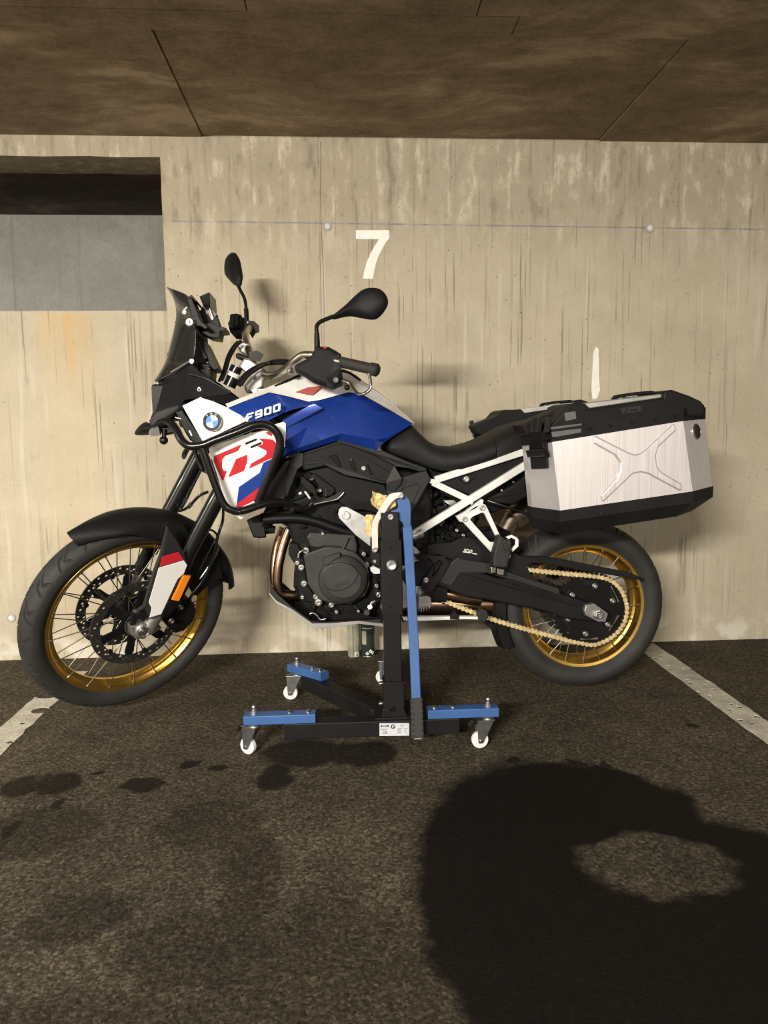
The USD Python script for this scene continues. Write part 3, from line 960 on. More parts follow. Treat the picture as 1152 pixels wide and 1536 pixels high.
za = ztop + .0145
yb1 = YN + .02
xl = wp('P', [(473, 1080)], YN)[0][0], wp('P', [(365, 1080)], YN)[0][0]
xr_ = wp('P', [(642, 1075)], YN)[0][0], wp('P', [(748, 1075)], YN)[0][0]
e = arm((xl[0], yb1, za), (xl[1], yb1, za)); caster(e, 148)
e = arm((xr_[0], yb1, za), (xr_[1], yb1, za)); caster(e, 186)
la = on_plane(np.array([[487, 1014]], float), [0, 0, za], np.array([0, 0, 1.0]))[0]
lb = on_plane(np.array([[437, 1000]], float), [0, 0, za], np.array([0, 0, 1.0]))[0]
e = arm(la, lb); caster(e, 175, False)
ea = np.array([rd[0], rd[1], za])
e = arm(ra + (rd - ra) * .55 + [0, 0, za - zc], rd + [0, 0, za - zc]); caster(e, 170, False)
# maker's plate on the beam
st = xform('rating_plate', lift, label='silver rating sticker on the front of the base beam')
sp = [(130, 215), (778, 212), (778, 482), (132, 490)]
mesh('sticker', wplate('S4', sp, YN - .0012, .0012, .0), 'sticker', st)


def wtext(s, win, p, y, h, **kw):
    m = meshkit.text_mesh(s, h, .0006, **kw)
    o = wp(win, [p], y)[0]
    return mv(m, V2B, o)


yk = YN - .00122
ink = [wtext('CE', 'S4', (195, 445), yk, .0088)]
ink += [wplate('S4', [(160, 258), (186, 258), (186, 298), (160, 298)], yk - .0004, .0006, 0), wplate('S4', [(300, 252), (330, 250), (330, 292), (300, 294)], yk - .0004, .0006, 0)]
for k in range(4):
    ink.append(wplate('S4', [(195 + 26 * k, 262), (212 + 26 * k, 262), (212 + 26 * k, 290), (195 + 26 * k, 290)], yk - .0004, .0006, 0))
cc = wp('S4', [(424, 285)], yk)[0]
disc = trimesh.creation.extrude_polygon(Point(0, 0).buffer(.0068).difference(Polygon([(-.003, -.004), (.0005, -.004), (.0005, -.001), (.004, .0005), (.004, .003), (-.003, .0035)])), .0006, engine='earcut')
ink.append(mv(disc, V2B, cc))
for (x0, x1, y0, n) in ((585, 690, 248, 3), (520, 630, 325, 6), (670, 735, 318, 6), (160, 325, 335, 2)):
    for k in range(n):
        yy = y0 + k * 20; xx = x1 - (k * 37 % 40)
        ink.append(wplate('S4', [(x0, yy), (xx, yy), (xx, yy + 6), (x0, yy + 6)], yk - .0002, .0004, 0))
mesh('print', ink, 'ink', st)

# ---------------------------------------------------------------- rag in the linkage


def rag():
    r = np.random.default_rng(5); ms = []
    yr = yl + .002
    outl = [photo('U1', [(220, 178), (270, 205), (330, 215), (410, 245), (470, 245), (560, 260), (600, 330), (610, 400), (560, 430), (500, 470), (440, 525), (350, 520), (300, 480), (215, 400), (190, 320), (225, 260)]),
            photo('U1', [(130, 572), (190, 565), (260, 575), (330, 610), (350, 700), (330, 760), (330, 900), (310, 950), (230, 910), (190, 910), (85, 860), (115, 790), (130, 710), (90, 660), (110, 600)])]
    for k, o in enumerate(outl):
        w = on_plane(o, [0, yr, 0], np.array([0, 1.0, 0]))[:, [0, 2]]
        P = Polygon(w)
        for layer in range(3):
            pl = affinity.scale(affinity.translate(P, .004 * (layer - 1), -.004 * layer), 1 - .08 * layer, 1 - .07 * layer)
            v, f = trimesh.creation.triangulate_polygon(pl.simplify(.001), engine='earcut')
            m = trimesh.Trimesh(np.c_[v, np.zeros(len(v))], f, process=False)
            for _ in range(5):
                m = m.subdivide() if len(m.faces) < 3500 else m
            q = m.vertices.copy()
            m.vertices[:, 2] = .034 * (meshkit.fbm(np.c_[q[:, 0] * 45 + 3 * k, q[:, 1] * 30, np.full(len(q), layer * 3.3)], 3, 11) - .5) - .009 * layer
            off = m.copy(); off.vertices[:, 2] -= .002
            off.faces = off.faces[:, ::-1]
            ms += [m, off]
    m = join(ms)
    return mv(m, V2B, (0, yr, 0))


mesh('rag', rag(), 'cloth', label='crumpled yellow cloth stuffed behind the lift linkage', cat='cloth', smooth=60)

# ---------------------------------------------------------------- cans at the foot of the wall


def can(name, x0, x1, ybot, htot, body, cap, label, shoulder=True, marks=None):
    mid = (x0 + x1) / 2
    g0 = groundpt(mid, ybot); dep = np.linalg.norm((g0 - CAM) * [1, 1, 1])
    r = (x1 - x0) / FPX * ((g0 - CAM) @ RC[2]) / 2
    c = g0 + [0, r, 0]; c[2] = 0
    t = xform(name, label=label, cat='can', group='spray cans by the wall', matrix=T4(np.eye(3), c))
    bodyp = [(0, .002), (r * .86, .002), (r * .9, 0), (r * .98, .003), (r * .98, .006), (r, .008), (r, htot * .72), (r * .98, htot * .73), (r * .98, htot * .735), (r * .8, htot * .775), (r * .55, htot * .79), (0, htot * .79)]
    mesh('body', lathe(bodyp, 36), body, t)
    mesh('rim', lathe([(r * .93, 0), (r * 1.005, .001), (r * 1.01, .005), (r * .985, .007), (r * .93, .005), (r * .93, 0)], 36), 'bright_metal', t)
    mesh('cap', lathe([(0, htot), (r * .72, htot), (r * .8, htot * .985), (r * .86, htot * .8), (r * .86, htot * .775), (0, htot * .775)], 32), cap, t)
    return t, r


def wrapped(poly, r, th=.0006):
    """Flat label graphics (arc length, height) wrapped round a can of radius r, facing the viewer at 0."""
    g = Polygon(poly)
    m = trimesh.creation.extrude_polygon(g, th, engine='earcut')
    for _ in range(2):
        m = m.subdivide()
    v = m.vertices.copy(); a = v[:, 0] / r; rr = r + .0002 + v[:, 2]
    m.vertices = np.c_[rr * np.sin(a), -rr * np.cos(a), v[:, 1]]
    return m


t, r = can('spray_can', 541.5, 563.5, 987, .23, 'can_dark', 'plastic_black', 'dark spray can with hazard diamonds, right of the two cans by the wall')
hz, fr = [], []
for x, z in ((-.004, .020), (.010, .030), (.020, .022)):
    d = .0085
    hz.append(wrapped([(x - d, z), (x, z - d), (x + d, z), (x, z + d)], r))
    d2 = .0058
    fr.append(wrapped([(x - d2 * .5, z), (x, z - d2 * .5), (x + d2 * .5, z), (x, z + d2 * .5)], r + .0007))
mesh('hazard_diamond', hz, 'number_paint', t); mesh('hazard_symbol', fr, 'ink', t)
mesh('label_band', [wrapped([(-.03, .06), (-.008, .06), (-.008, .12), (-.03, .12)], r), wrapped([(-.03, .13), (.02, .13), (.02, .135), (-.03, .135)], r)], 'can_khaki', t)
t, r = can('spray_can', 522, 540, 988, .22, 'can_khaki', 'can_red', 'khaki spray can, left of the two cans by the wall')
mesh('label_band', [wrapped([(.004, .008), (.022, .008), (.022, .028), (.004, .028)], r)], 'number_paint', t)
mesh('stripe', [wrapped([(-.004, .004), (-.001, .004), (-.001, .15), (-.004, .15)], r)], 'ink', t)
mesh('bar_marks', [wrapped([(.010 + .003 * k, .010), (.0115 + .003 * k, .010), (.0115 + .003 * k, .022), (.010 + .003 * k, .022)], r + .0007) for k in range(3)], 'ink', t)

# ---------------------------------------------------------------- motorcycle
bike = xform('motorcycle', matrix=T4(np.c_[UH, -VH, [0, 0, 1.0]], (0, Y0, 0)), cat='motorcycle',
             label='white and blue adventure motorcycle with gold spoked wheels raised on the lift')


def part(name, m, mat, parent=None, smooth=35, **kw):
    return mesh(name, m, mat, parent or bike, smooth, **kw)


def both(m):
    return [m, mirror(m)]


# steering geometry: rake, angle, wheel centre (measured from the rim's outline in the photograph)
RAKE, STEER = math.radians(29.2), math.radians(39.9)
FW = to_local(np.array([-.7325, 2.4933, .381])); RW = np.array([to_local(np.array([.8685, 2.6125, .3513]))[0], 0, .3513])
AX = np.array([math.sin(RAKE), 0, math.cos(RAKE)])
RS = trimesh.transformations.rotation_matrix(STEER, AX)[:3, :3]
EF = np.array([-math.cos(RAKE), 0, math.sin(RAKE)])
AXP = FW - .057 * (RS @ EF)              # a point of the steering axis
SL, SF = RS @ LEFT, RS @ np.array([-1.0, 0, 0])     # left and forward of the steered front end


def S(along, ahead, left):
    """A point given along the steering axis, ahead of it and to its left, after steering."""
    return AXP + AX * along + RS @ (EF * ahead + LEFT * left)


# ---- wheels
def tyre(R, hw, Rf, rimw, pattern, n=1300):
    H = R - Rf
    ctl = [(-rimw * .93, Rf - .004), (-hw * .93, Rf + .20 * H), (-hw, Rf + .42 * H), (-hw * .93, Rf + .66 * H), (-hw * .66, Rf + .89 * H), (-hw * .33, Rf + .977 * H), (0, R)]
    prof = crom(ctl + [(-a, b) for a, b in ctl[-2::-1]], 6)
    k = len(prof)
    ang = np.arange(n) / n * 2 * math.pi
    s = np.linspace(-1, 1, k)
    dep = pattern(ang, s)          # k x n
    r = prof[:, 1:2] - dep
    V = np.stack([r * np.cos(ang), np.repeat(prof[:, :1], n, 1), r * np.sin(ang)], -1).reshape(-1, 3)
    F = []
    a = np.arange(n); b = (a + 1) % n
    for i in range(k - 1):
        F.append(np.c_[a + i * n, b + (i + 1) * n, b + i * n]); F.append(np.c_[a + i * n, a + (i + 1) * n, b + (i + 1) * n])
    m = trimesh.Trimesh(V, np.vstack(F), process=False)
    inn = lathe([(Rf - .006, -rimw * .93), (Rf - .004, rimw * .93)], 90)
    if m.volume < 0:
        m.invert()
    return m


def groove(cells, lines, depth, lo=-.5, hi=.5):
    """Tread: (cell position, across) line segments of a repeating cell, cut to the depth."""
    P = 2 * math.pi / cells

    def f(a, t):
        a, t = np.meshgrid(a, t); c = (a % P) / P; hit = np.zeros(a.shape, bool)
        for (c0, t0, c1, t1, w) in lines:
            for sh in (-1, 0, 1):
                dx, dy = c1 - c0, (t1 - t0) * 1.1
                qx, qy = c + sh - c0, (t - t0) * 1.1
                u = np.clip((qx * dx + qy * dy) / (dx * dx + dy * dy), 0, 1)
                hit |= np.hypot(qx - u * dx, qy - u * dy) < w
        return np.where(hit & (t > lo) & (t < hi), depth, 0.0)
    return f


def rim(Rf, w, n=120, steps=True):
    p = [(Rf, -w), (Rf - .003, -w - .003), (Rf - .013, -w - .001), (Rf - .016, -w + .003), (Rf - .019, -w * .78), (Rf - .022, -w * .70)]
    if steps:
        p += [(Rf - .018, -w * .60), (Rf - .021, -w * .50), (Rf - .029, -w * .40), (Rf - .027, -w * .26), (Rf - .034, -w * .16), (Rf - .034, w * .16), (Rf - .027, w * .26), (Rf - .029, w * .40), (Rf - .021, w * .50), (Rf - .018, w * .60)]
    p += [(Rf - .022, w * .70), (Rf - .019, w * .78), (Rf - .016, w - .003), (Rf - .013, w + .001), (Rf - .003, w + .003), (Rf, w), (Rf - .004, w * .9), (Rf - .012, w * .7), (Rf - .018, 0), (Rf - .012, -w * .7), (Rf - .004, -w * .9), (Rf, -w)]
    m = lathe(p, n)
    return mv(m, rot([1, 0, 0], 90))


RXY = rot([1, 0, 0], 90)            # lathe axis z -> -y (left)


def disc(r0, r1, t, holes, n=96, scallop=0):
    a = np.linspace(0, 2 * math.pi, n * 3 + 1)[:-1]
    rr = r1 + (scallop * np.cos(a * 10) if scallop else 0)
    g = Polygon(np.c_[rr * np.cos(a), rr * np.sin(a)])
    g = g.difference(Point(0, 0).buffer(r0, 24))
    g = g.difference(unary_union([Point(q * math.cos(b), q * math.sin(b)).buffer(h, 4) for q, b, h in holes]))
    m = trimesh.creation.extrude_polygon(g, t, engine='earcut'); m.apply_translation([0, 0, -t / 2])
    return mv(m, RXY)


def spokes(t, n, r_hub, y_hub, r_rim, y_rim, twist, mat='spoke_steel', rad=.0019):
    for k in range(n):
        side = 1 if k % 2 else -1
        a = 2 * math.pi * (k // 2 + .25 * (side > 0)) / (n / 2)
        tw = twist * (1 if (k // 2) % 2 else -1)
        p0 = np.array([r_hub * math.cos(a + tw), side * y_hub, r_hub * math.sin(a + tw)])
        p1 = np.array([r_rim * math.cos(a), side * y_rim, r_rim * math.sin(a)])
        d = (p1 - p0) / np.linalg.norm(p1 - p0)
        m = join(tube([p0, p1], rad, 6), tube([p1 - d * .012, p1 + d * .004], rad * 1.7, 6))
        mesh('spoke', m, mat, t, 60)


# front wheel
fw = xform('front_wheel', bike, T4(RS, FW))
fl = []
for q in (0, .5):
    sg = 1 if q == 0 else -1
    fl += [(q - .05, .03 * sg, q + .30, .36 * sg, .024), (q + .30, .36 * sg, q + .10, .47 * sg, .022), (q + .10, .47 * sg, q + .18, .36 * sg, .02), (q + .34, .12 * sg, q + .60, .46 * sg, .024), (q + .22, .10 * sg, q + .34, .22 * sg, .02)]
mesh('tyre', tyre(.3515, .046, .285, .033, groove(22, fl, .0058)), 'rubber', fw, 40)
mesh('rim', rim(.285, .030), 'gold', fw, 22, label='gold anodised front rim')
hubp = [(.0, -.058), (.024, -.058), (.026, -.05), (.034, -.048), (.036, -.042), (.026, -.036), (.022, 0), (.026, .036), (.036, .042), (.034, .048), (.026, .05), (.024, .058), (.0, .058)]
mesh('hub', mv(lathe(hubp, 40), RXY), 'satin_black', fw)
spokes(fw, 40, .034, .043, .285 - .008, .029, .55)
hol = []
for k in range(36):
    a = 2 * math.pi * k / 36
    hol += [(.147 - .008 * (k % 3 == 1), a, .0045), (.133 - .005 * (k % 3 == 0), a + .06, .0045)] if k % 3 != 2 else [(.140, a, .0045)]
for s in (1, -1):
    d = xform('brake_disc', fw) if False else None
    y = -.062 * s
    dm = mv(disc(.122, .155, .0048, hol), np.eye(3), (0, y, 0))
    mesh('brake_disc', dm, 'disc_steel', fw, 30)
    arms = []
    for k in range(6):
        a = 2 * math.pi * k / 6 + .3
        c, sn = math.cos(a), math.sin(a)
        R = np.array([[c, -sn], [sn, c]])
        q = np.array([(.040, -.020), (.075, -.013), (.112, -.016), (.124, -.010), (.124, .010), (.112, .016), (.075, .013), (.040, .020)]) @ R.T
        arms.append(mv(mv(prism(q, -.003, .003, .001, both=True), RXY), np.eye(3), (0, y + .004 * s, 0)))
        arms.append(mv(mv(lathe([(0, .006), (.004, .006), (.0075, .0045), (.0085, .002), (.0085, -.003), (0, -.003)], 16), RXY if s > 0 else rot([1, 0, 0], -90)), np.eye(3), (.124 * c, y, -.124 * sn)))
    arms.append(mv(mv(lathe([(.030, -.004), (.050, -.004), (.050, .004), (.030, .004), (.030, -.004)], 40), RXY), np.eye(3), (0, y + .004 * s, 0)))
    mesh('disc_carrier', arms, 'satin_black', fw)
tooth = []
for k in range(48):
    a = 2 * math.pi * k / 48
    tooth.append(sbox(.033, -.0012, .041, .0012) if False else affinity.rotate(sbox(.034, -.0011, .041, .0011), math.degrees(a), origin=(0, 0)))
ring = Point(0, 0).buffer(.044, 32).difference(Point(0, 0).buffer(.029, 24)).difference(unary_union(tooth))
rm = trimesh.creation.extrude_polygon(ring, .003, engine='earcut')
mesh('abs_ring', mv(mv(rm, RXY), np.eye(3), (0, -.069, 0)), 'steel', fw)

# rear wheel
rw = xform('rear_wheel', bike, T4(np.eye(3), RW))
fl = [(.0, .05, .35, .46, .026), (.5, -.05, .85, -.46, .026), (.45, .15, .65, .44, .022), (.95, -.15, 1.15, -.44, .022)]
mesh('tyre', tyre(.310, .074, .228, .058, groove(22, fl, .0058)), 'rubber', rw, 40)
mesh('rim', rim(.228, .056), 'gold', rw, 22, label='gold anodised rear rim')
hubp = [(.0, -.075), (.030, -.075), (.052, -.070), (.055, -.058), (.046, -.05), (.034, -.036), (.034, .036), (.046, .05), (.052, .058), (.05, .066), (.030, .07), (.0, .07)]
mesh('hub', mv(lathe(hubp, 40), RXY), 'satin_black', rw)
spokes(rw, 40, .046, .050, .228 - .006, .053, .5)
mesh('brake_disc', mv(disc(.095, .132, .005, [(.125 - .012 * (k % 2), 2 * math.pi * k / 32, .003) for k in range(32)]), np.eye(3), (0, .078, 0)), 'disc_steel', rw)
# sprocket, drawn round the chain's arc
SC = B('P', [(884.5, 914.5)], .103)[0]
SPR = np.linalg.norm(B('P', [(938.5, 914)], .103)[0] - SC) - .001
NT = 45
tp = []
for k in range(NT):
    a0 = 2 * math.pi * k / NT
    for da, dr in ((0, .0035), (.18, .0025), (.34, -.005), (.66, -.005), (.82, .0025)):
        a = a0 + da * 2 * math.pi / NT; tp.append(((SPR + dr) * math.cos(a), (SPR + dr) * math.sin(a)))
sg = Polygon(tp).difference(Point(0, 0).buffer(.030, 16))
for k in range(6):
    a = 2 * math.pi * (k + .5) / 6
    q = [(SPR * .70 * math.cos(a - .22), SPR * .70 * math.sin(a - .22)), (SPR * .84 * math.cos(a - .30), SPR * .84 * math.sin(a - .30)), (SPR * .86 * math.cos(a + .30), SPR * .86 * math.sin(a + .30)), (SPR * .70 * math.cos(a + .22), SPR * .70 * math.sin(a + .22))]
    sg = sg.difference(Polygon(q).buffer(.004).buffer(-.002))
sm_ = trimesh.creation.extrude_polygon(sg, .007, engine='earcut'); sm_.apply_translation([0, 0, -.0035])
mesh('sprocket_carrier', mv(mv(lathe([(0, -.004), (SPR * .78, -.004), (SPR * .82, -.008), (SPR * .80, -.02), (SPR * .5, -.035), (0, -.035)], 40), RXY), np.eye(3), SC - RW), 'plastic_black', rw)
mesh('sprocket', mv(sm_, RXY, SC - RW), 'gloss_black', rw)
for k in range(6):
    a = 2 * math.pi * k / 6 + .35
    q = SC - RW + np.array([SPR * .66 * math.cos(a), -.004, SPR * .66 * math.sin(a)])
    mesh('sprocket_nut', join(bolt_at(q, LEFT, .0095, .011, 12), rod(q, q + LEFT * .016, .004, 8)), 'steel', rw)

# ---- chain
cp = [(799.6, 855.6), (848, 860.5), (893, 864.5), (916, 871), (931, 886), (938.5, 906), (938.5, 922), (932, 939), (917, 955), (893, 966), (872, 964.5), (850.7, 960), (797, 946), (742, 930), (703.4, 916), (663.3, 900), (643, 891.5), (628, 883), (621, 872), (624, 860), (634, 850), (655, 842), (691, 841.5), (735, 847.5)]
cpath = crom(B('P', cp, .103), 12, closed=True)
seg = np.r_[0, np.cumsum(np.linalg.norm(np.diff(np.vstack([cpath, cpath[:1]]), axis=0), axis=1))]
N = int(round(seg[-1] / .0159)); N += N % 2
at = np.interp(np.arange(N) / N * seg[-1], seg, np.arange(len(seg)))
cl = np.vstack([cpath, cpath[:1]])
pin = np.array([cl[int(i)] + (cl[min(int(i) + 1, len(cl) - 1)] - cl[int(i)]) * (i - int(i)) for i in at])
ms = []
pl = np.array([(x, y) for x, y in Polygon(np.vstack([Point(0, 0).buffer(.0082, 4).exterior.coords[:-1]])).union(Point(.0159, 0).buffer(.0082, 4)).union(sbox(0, -.0048, .0159, .0048)).exterior.coords[:-1]])
for k in range(N):
    a, b = pin[k], pin[(k + 1) % N]
    d = (b - a)[[0, 2]]; L = np.linalg.norm(d); d = d / L
    R = np.array([[d[0], -d[1]], [d[1], d[0]]])
    o = .0085 if k % 2 else .0062
    for s in (-1, 1):
        q = (pl * [L / .0159, 1]) @ R.T
        ms.append(mv(prism(q, s * o - .001, s * o + .001, .0006, 1) if s > 0 else prism(q, s * o - .001, s * o + .001), V2B, a))
    ms.append(rod(a + LEFT * .0105, a - LEFT * .0105, .0032, 8)); ms.append(rod(a + LEFT * .0055, a - LEFT * .0055, .0055, 8))
part('chain', ms, 'chain_gold', kind='stuff', label='gold drive chain')

# ---- swingarm
sa = [(600, 862), (622, 838), (660, 833), (688, 845), (740, 866), (764.6, 868.2), (818.4, 883), (877.6, 901.9), (912, 916.7), (914, 931), (893.8, 934.2), (848, 928.8), (813, 916.7), (740.4, 902), (700, 896), (660, 880), (610, 880)]
part('swingarm', [plate('P', sa, .150, .035, .008, .006), plate('P', [(690, 850), (764, 873), (816, 888), (880, 908), (878, 914), (814, 896), (760, 881), (690, 860)], .153, .01, .004, .001)], 'plastic_black')
part('swingarm', [mirror(plate('P', sa, .135, .035, .008, .006)), box(B('P', [(640, 880)], 0)[0] - [.02, .13, .03], B('P', [(640, 850)], 0)[0] + [.05, .13, .02], .01)], 'satin_black')
part('chain_guard', [plate('Z6', [(150, 290), (180, 225), (250, 212), (300, 238), (450, 243), (700, 290), (900, 328), (985, 362), (985, 374), (900, 362), (700, 326), (460, 287), (372, 277), (348, 290), (338, 305), (360, 340), (470, 432), (400, 425), (250, 330)], .128, .014, .003, .001)], 'plastic_black')
part('chain_slider', plate('Z5', [(400, 960), (470, 850), (520, 805), (560, 822), (730, 845), (735, 862), (1000, 955), (1150, 1000), (1150, 1040), (900, 960), (700, 905), (540, 905), (480, 985)], .158, .02, .004, .001), 'plastic_grey')
ab = plate('Z6', [(665, 512), (715, 504), (765, 540), (790, 560), (775, 607), (735, 606), (665, 572), (655, 545)], .168, .022, .003, .002)
part('axle_block', ab, 'cast_silver')
an = B('Z6', [(737, 565)], .176)[0]
part('axle_nut', [mv(lathe([(0, -.012), (.015, -.012), (.0155, .008), (.013, .010), (.0095, .010), (.0095, .004), (.006, .004), (.006, .010), (.003, .010), (.003, .002), (0, .002)], 6, .3), frame(LEFT), an), mv(lathe([(0, 0), (.0175, 0), (.019, -.004), (.019, -.007), (0, -.007)], 28), frame(LEFT), an - LEFT * .004)], 'steel')
for p in ((679, 430), (797, 487), (640, 636), (597, 659), (775, 624), (727, 682), (810, 450)):
    pass
part('front_chain_guard', plate('Z5', [(310, 740), (380, 722), (480, 715), (560, 680), (700, 700), (735, 760), (735, 855), (530, 818), (505, 815), (462, 860), (430, 830), (300, 790)], .118, .02, .003, .001), 'plastic_black')


def btext(s, win, p, v, h, dirpx, mat, parent, bold=True, shear=.0, depth=.0006, name='lettering', **kw):
    """Lettering on the plane v, from photo point p along the photo direction dirpx."""
    a = B(win, [p], v)[0]; b = B(win, [np.add(p, dirpx)], v)[0]
    d = (b - a)[[0, 2]]; d /= np.linalg.norm(d)
    m = meshkit.text_mesh(s, h, depth, bold=bold)
    q = m.vertices.copy(); q[:, 0] += shear * q[:, 1]
    q2 = np.c_[q[:, 0] * d[0] - q[:, 1] * d[1], q[:, 0] * d[1] + q[:, 1] * d[0], q[:, 2]]
    m.vertices = q2
    return mesh(name, mv(m, V2B, a), mat, parent, False, **kw)


btext('SDG', 'L1', (165, 318), .1183, .011, (245, 38), 'number_paint', bike, shear=.2, name='guard_lettering')
part('guard_lettering', [plate('L1', [(165, 312), (300, 334), (300, 346), (165, 326)], .1186, .0006, 0), plate('L1', [(325, 340), (405, 352), (405, 366), (325, 354)], .1186, .0006, 0)], 'number_paint')
# rear brake caliper and mudflap in front of the tyre
part('rear_hugger', [mv(loft([np.array([[(.330 + dr) * math.cos(a), y, (.330 + dr) * math.sin(a)] for y, dr in ((-.085, -.03), (-.06, 0), (0, .012), (.06, 0), (.085, -.03), (.08, -.034), (0, .006), (-.08, -.034))]) for a in np.linspace(math.radians(150), math.radians(206), 14)]), np.eye(3), RW)], 'plastic_black')
part('rear_caliper', mirror(plate('Z6', [(395, 545), (470, 520), (520, 560), (500, 600), (440, 590)], .09, .05, .006, .002)), 'satin_black')

# ---- exhaust on the far side, headers in front
part('muffler', [tube(bent([B('P', [(690, 905)], -.10)[0], B('P', [(740, 830)], -.14)[0], B('P', [(775, 760)], -.17)[0], B('P', [(800, 735)], -.175)[0]], .06, 8), [.030] * 0 or .032, 16), tube([B('P', [(770, 778)], -.15)[0], B('P', [(800, 748)], -.165)[0], B('P', [(900, 700)], -.18)[0], B('P', [(930, 690)], -.185)[0]], [.045, .058, .058, .050], 20)], 'muffler_steel')
hp1 = bent([B('Y6', [(335, 120)], .07)[0], B('Y6', [(283, 255)], .075)[0], B('Y6', [(245, 420)], .085)[0], B('Y6', [(240, 560)], .085)[0], B('Y6', [(262, 640)], .08)[0], B('Y6', [(420, 645)], .06)[0], B('Y6', [(560, 660)], .04)[0]], .05, 8)
hp2 = bent([B('Y6', [(290, 120)], -.03)[0], B('Y6', [(235, 250)], -.03)[0], B('Y6', [(212, 420)], -.02)[0], B('Y6', [(222, 560)], .0)[0], B('Y6', [(262, 650)], .0)[0], B('Y6', [(450, 655)], .0)[0]], .05, 8)
part('exhaust_header', tube(hp1, .0165, 18), 'header_pipe'); part('exhaust_header', tube(hp2, .0165, 18), 'header_pipe')
part('collector_pipe', [tube([B('P', [(520, 905)], .02)[0], B('P', [(640, 905)], .04)[0], B('P', [(735, 905)], .03)[0]], [.035, .05, .04], 18), tube([B('Z5', [(350, 1020)], .06)[0], B('Z5', [(660, 1060)], .06)[0]], .03, 18)], 'header_pipe')

# ---- skid plate
sk = [(180, 570), (240, 640), (350, 735), (505, 850), (600, 858), (1000, 838), (1062, 830), (1062, 884), (880, 862), (660, 896), (520, 900), (355, 775), (235, 705), (172, 630)]
skl = [(180, 625), (235, 688), (355, 752), (515, 866), (660, 864), (880, 846), (1075, 868), (1075, 892), (880, 868), (660, 898), (520, 902), (355, 777), (235, 708), (172, 632)]
part('skid_plate', [plate('Y6', skl, .125, .25, .0008)], 'skid_alu')
part('skid_floor', plate('Y6', [(186, 610), (240, 668), (358, 738), (516, 852), (660, 850), (880, 834), (1070, 850), (1070, 862), (880, 846), (660, 864), (515, 865), (355, 753), (237, 690), (184, 628)], .121, .235, 0), 'satin_black')
part('skid_liner', [plate('Y6', [(185, 572), (245, 640), (352, 735), (508, 848), (600, 858), (1000, 836), (1062, 830), (1062, 870), (880, 850), (660, 868), (515, 868), (355, 756), (235, 692), (182, 628)], .122, .02, 0)] + [mirror(plate('Y6', [(185, 572), (245, 640), (352, 735), (508, 848), (600, 858), (1000, 836), (1062, 830), (1062, 870), (880, 850), (660, 868), (515, 868), (355, 756), (235, 692), (182, 628)], .122, .02, 0))], 'plastic_grey')

# ---- side stand, folded up
part('side_stand', [plate('Z5', [(180, 1178), (300, 1172), (480, 1172), (560, 1172), (650, 1174), (650, 1192), (560, 1190), (300, 1200), (190, 1198)], .155, .016, .003)], 'white_satin', label='pale folded side stand')
part('stand_clip', plate('Z5', [(475, 1168), (492, 1160), (505, 1145), (520, 1160), (530, 1168), (530, 1190), (475, 1190)], .160, .026, .002), 'plastic_black')
part('stand_foot', plate('P', [(717, 919), (724, 913.5), (731, 916.5), (733, 926), (727, 934), (718, 930)], .165, .03, .003), 'plastic_grey')

# ---- engine
core = [(392, 770), (470, 740), (560, 700), (640, 710), (650, 760), (640, 870), (600, 930), (500, 935), (455, 915), (440, 880), (445, 830), (430, 790)]
part('engine_block', [plate('P', core, .12, .24, .012, .004), plate('P', [(440, 690), (620, 690), (650, 720), (650, 800), (560, 820), (430, 790), (425, 740)], .10, .20, .01, .004)], 'engine_dark')
part('engine_cover', [plate('Y6', [(445, 335), (470, 315), (540, 290), (620, 262), (740, 270), (860, 310), (950, 400), (970, 560), (930, 650), (820, 715), (700, 718), (600, 690), (545, 655), (480, 560)], .168, .05, .006, .004)], 'engine_grey')
ec = B('Y6', [(757, 520)], .175)[0]
q0 = np.linalg.norm(B('Y6', [(950, 520)], .175)[0] - ec)
part('generator_cover', [mv(lathe([(0, .020), (q0 * .70, .020), (q0 * .76, .016), (q0 * .93, .010), (q0, .002), (q0 * 1.01, -.03), (0, -.03)], 64), frame(LEFT), ec), plate('Y6', [(605, 355), (690, 322), (735, 312), (735, 350), (700, 362), (620, 412)], .1925, .02, .003, .001)], 'engine_grey')
cc = B('Y6', [(738, 500)], .19)[0]
pts = [(math.cos(a), math.sin(a)) for a in np.linspace(-.75, 3.9, 40)]
cap = [(595, 500), (600, 455), (625, 420), (670, 398), (740, 386), (800, 398), (850, 425), (882, 475), (850, 540), (800, 585), (735, 612), (690, 615), (640, 600), (605, 560)]
part('cover_cap', plate('Y6', cap, .201, .02, .004, .004), 'engine_grey')
btext('BMW', 'Y6', (705, 590), .2008, .0135, (110, -45), 'plastic_grey', bike, shear=.25, depth=.0014, name='cast_lettering')
part('cylinder_cover', [plate('Y6', [(470, 190), (500, 150), (850, 172), (872, 250), (862, 325), (740, 270), (610, 262), (560, 275), (500, 262)], .152, .06, .006, .002), plate('Y6', [(760, 250), (790, 200), (805, 196), (790, 230), (745, 330), (725, 340)], .165, .03, .003)], 'engine_grey')
for p, r in (((465, 292), .008), ((428, 425), .008), ((450, 553), .008), ((545, 655), .008), ((563, 700), .0095), ((920, 320), .006), ((940, 405), .008), ((1005, 375), .005), ((665, 720), .0075), ((705, 775), .005), ((878, 770), .004), ((398, 390), .006), ((597, 160), .004), ((1020, 570), .006), ((1038, 640), .008), ((437, 660), .005)):
    b = B('Y6', [p], .16)[0]
    part('engine_bolt', [bolt_at(b, LEFT, r, r), rod(b, b - LEFT * .04, r * 1.25, 12)], 'steel')
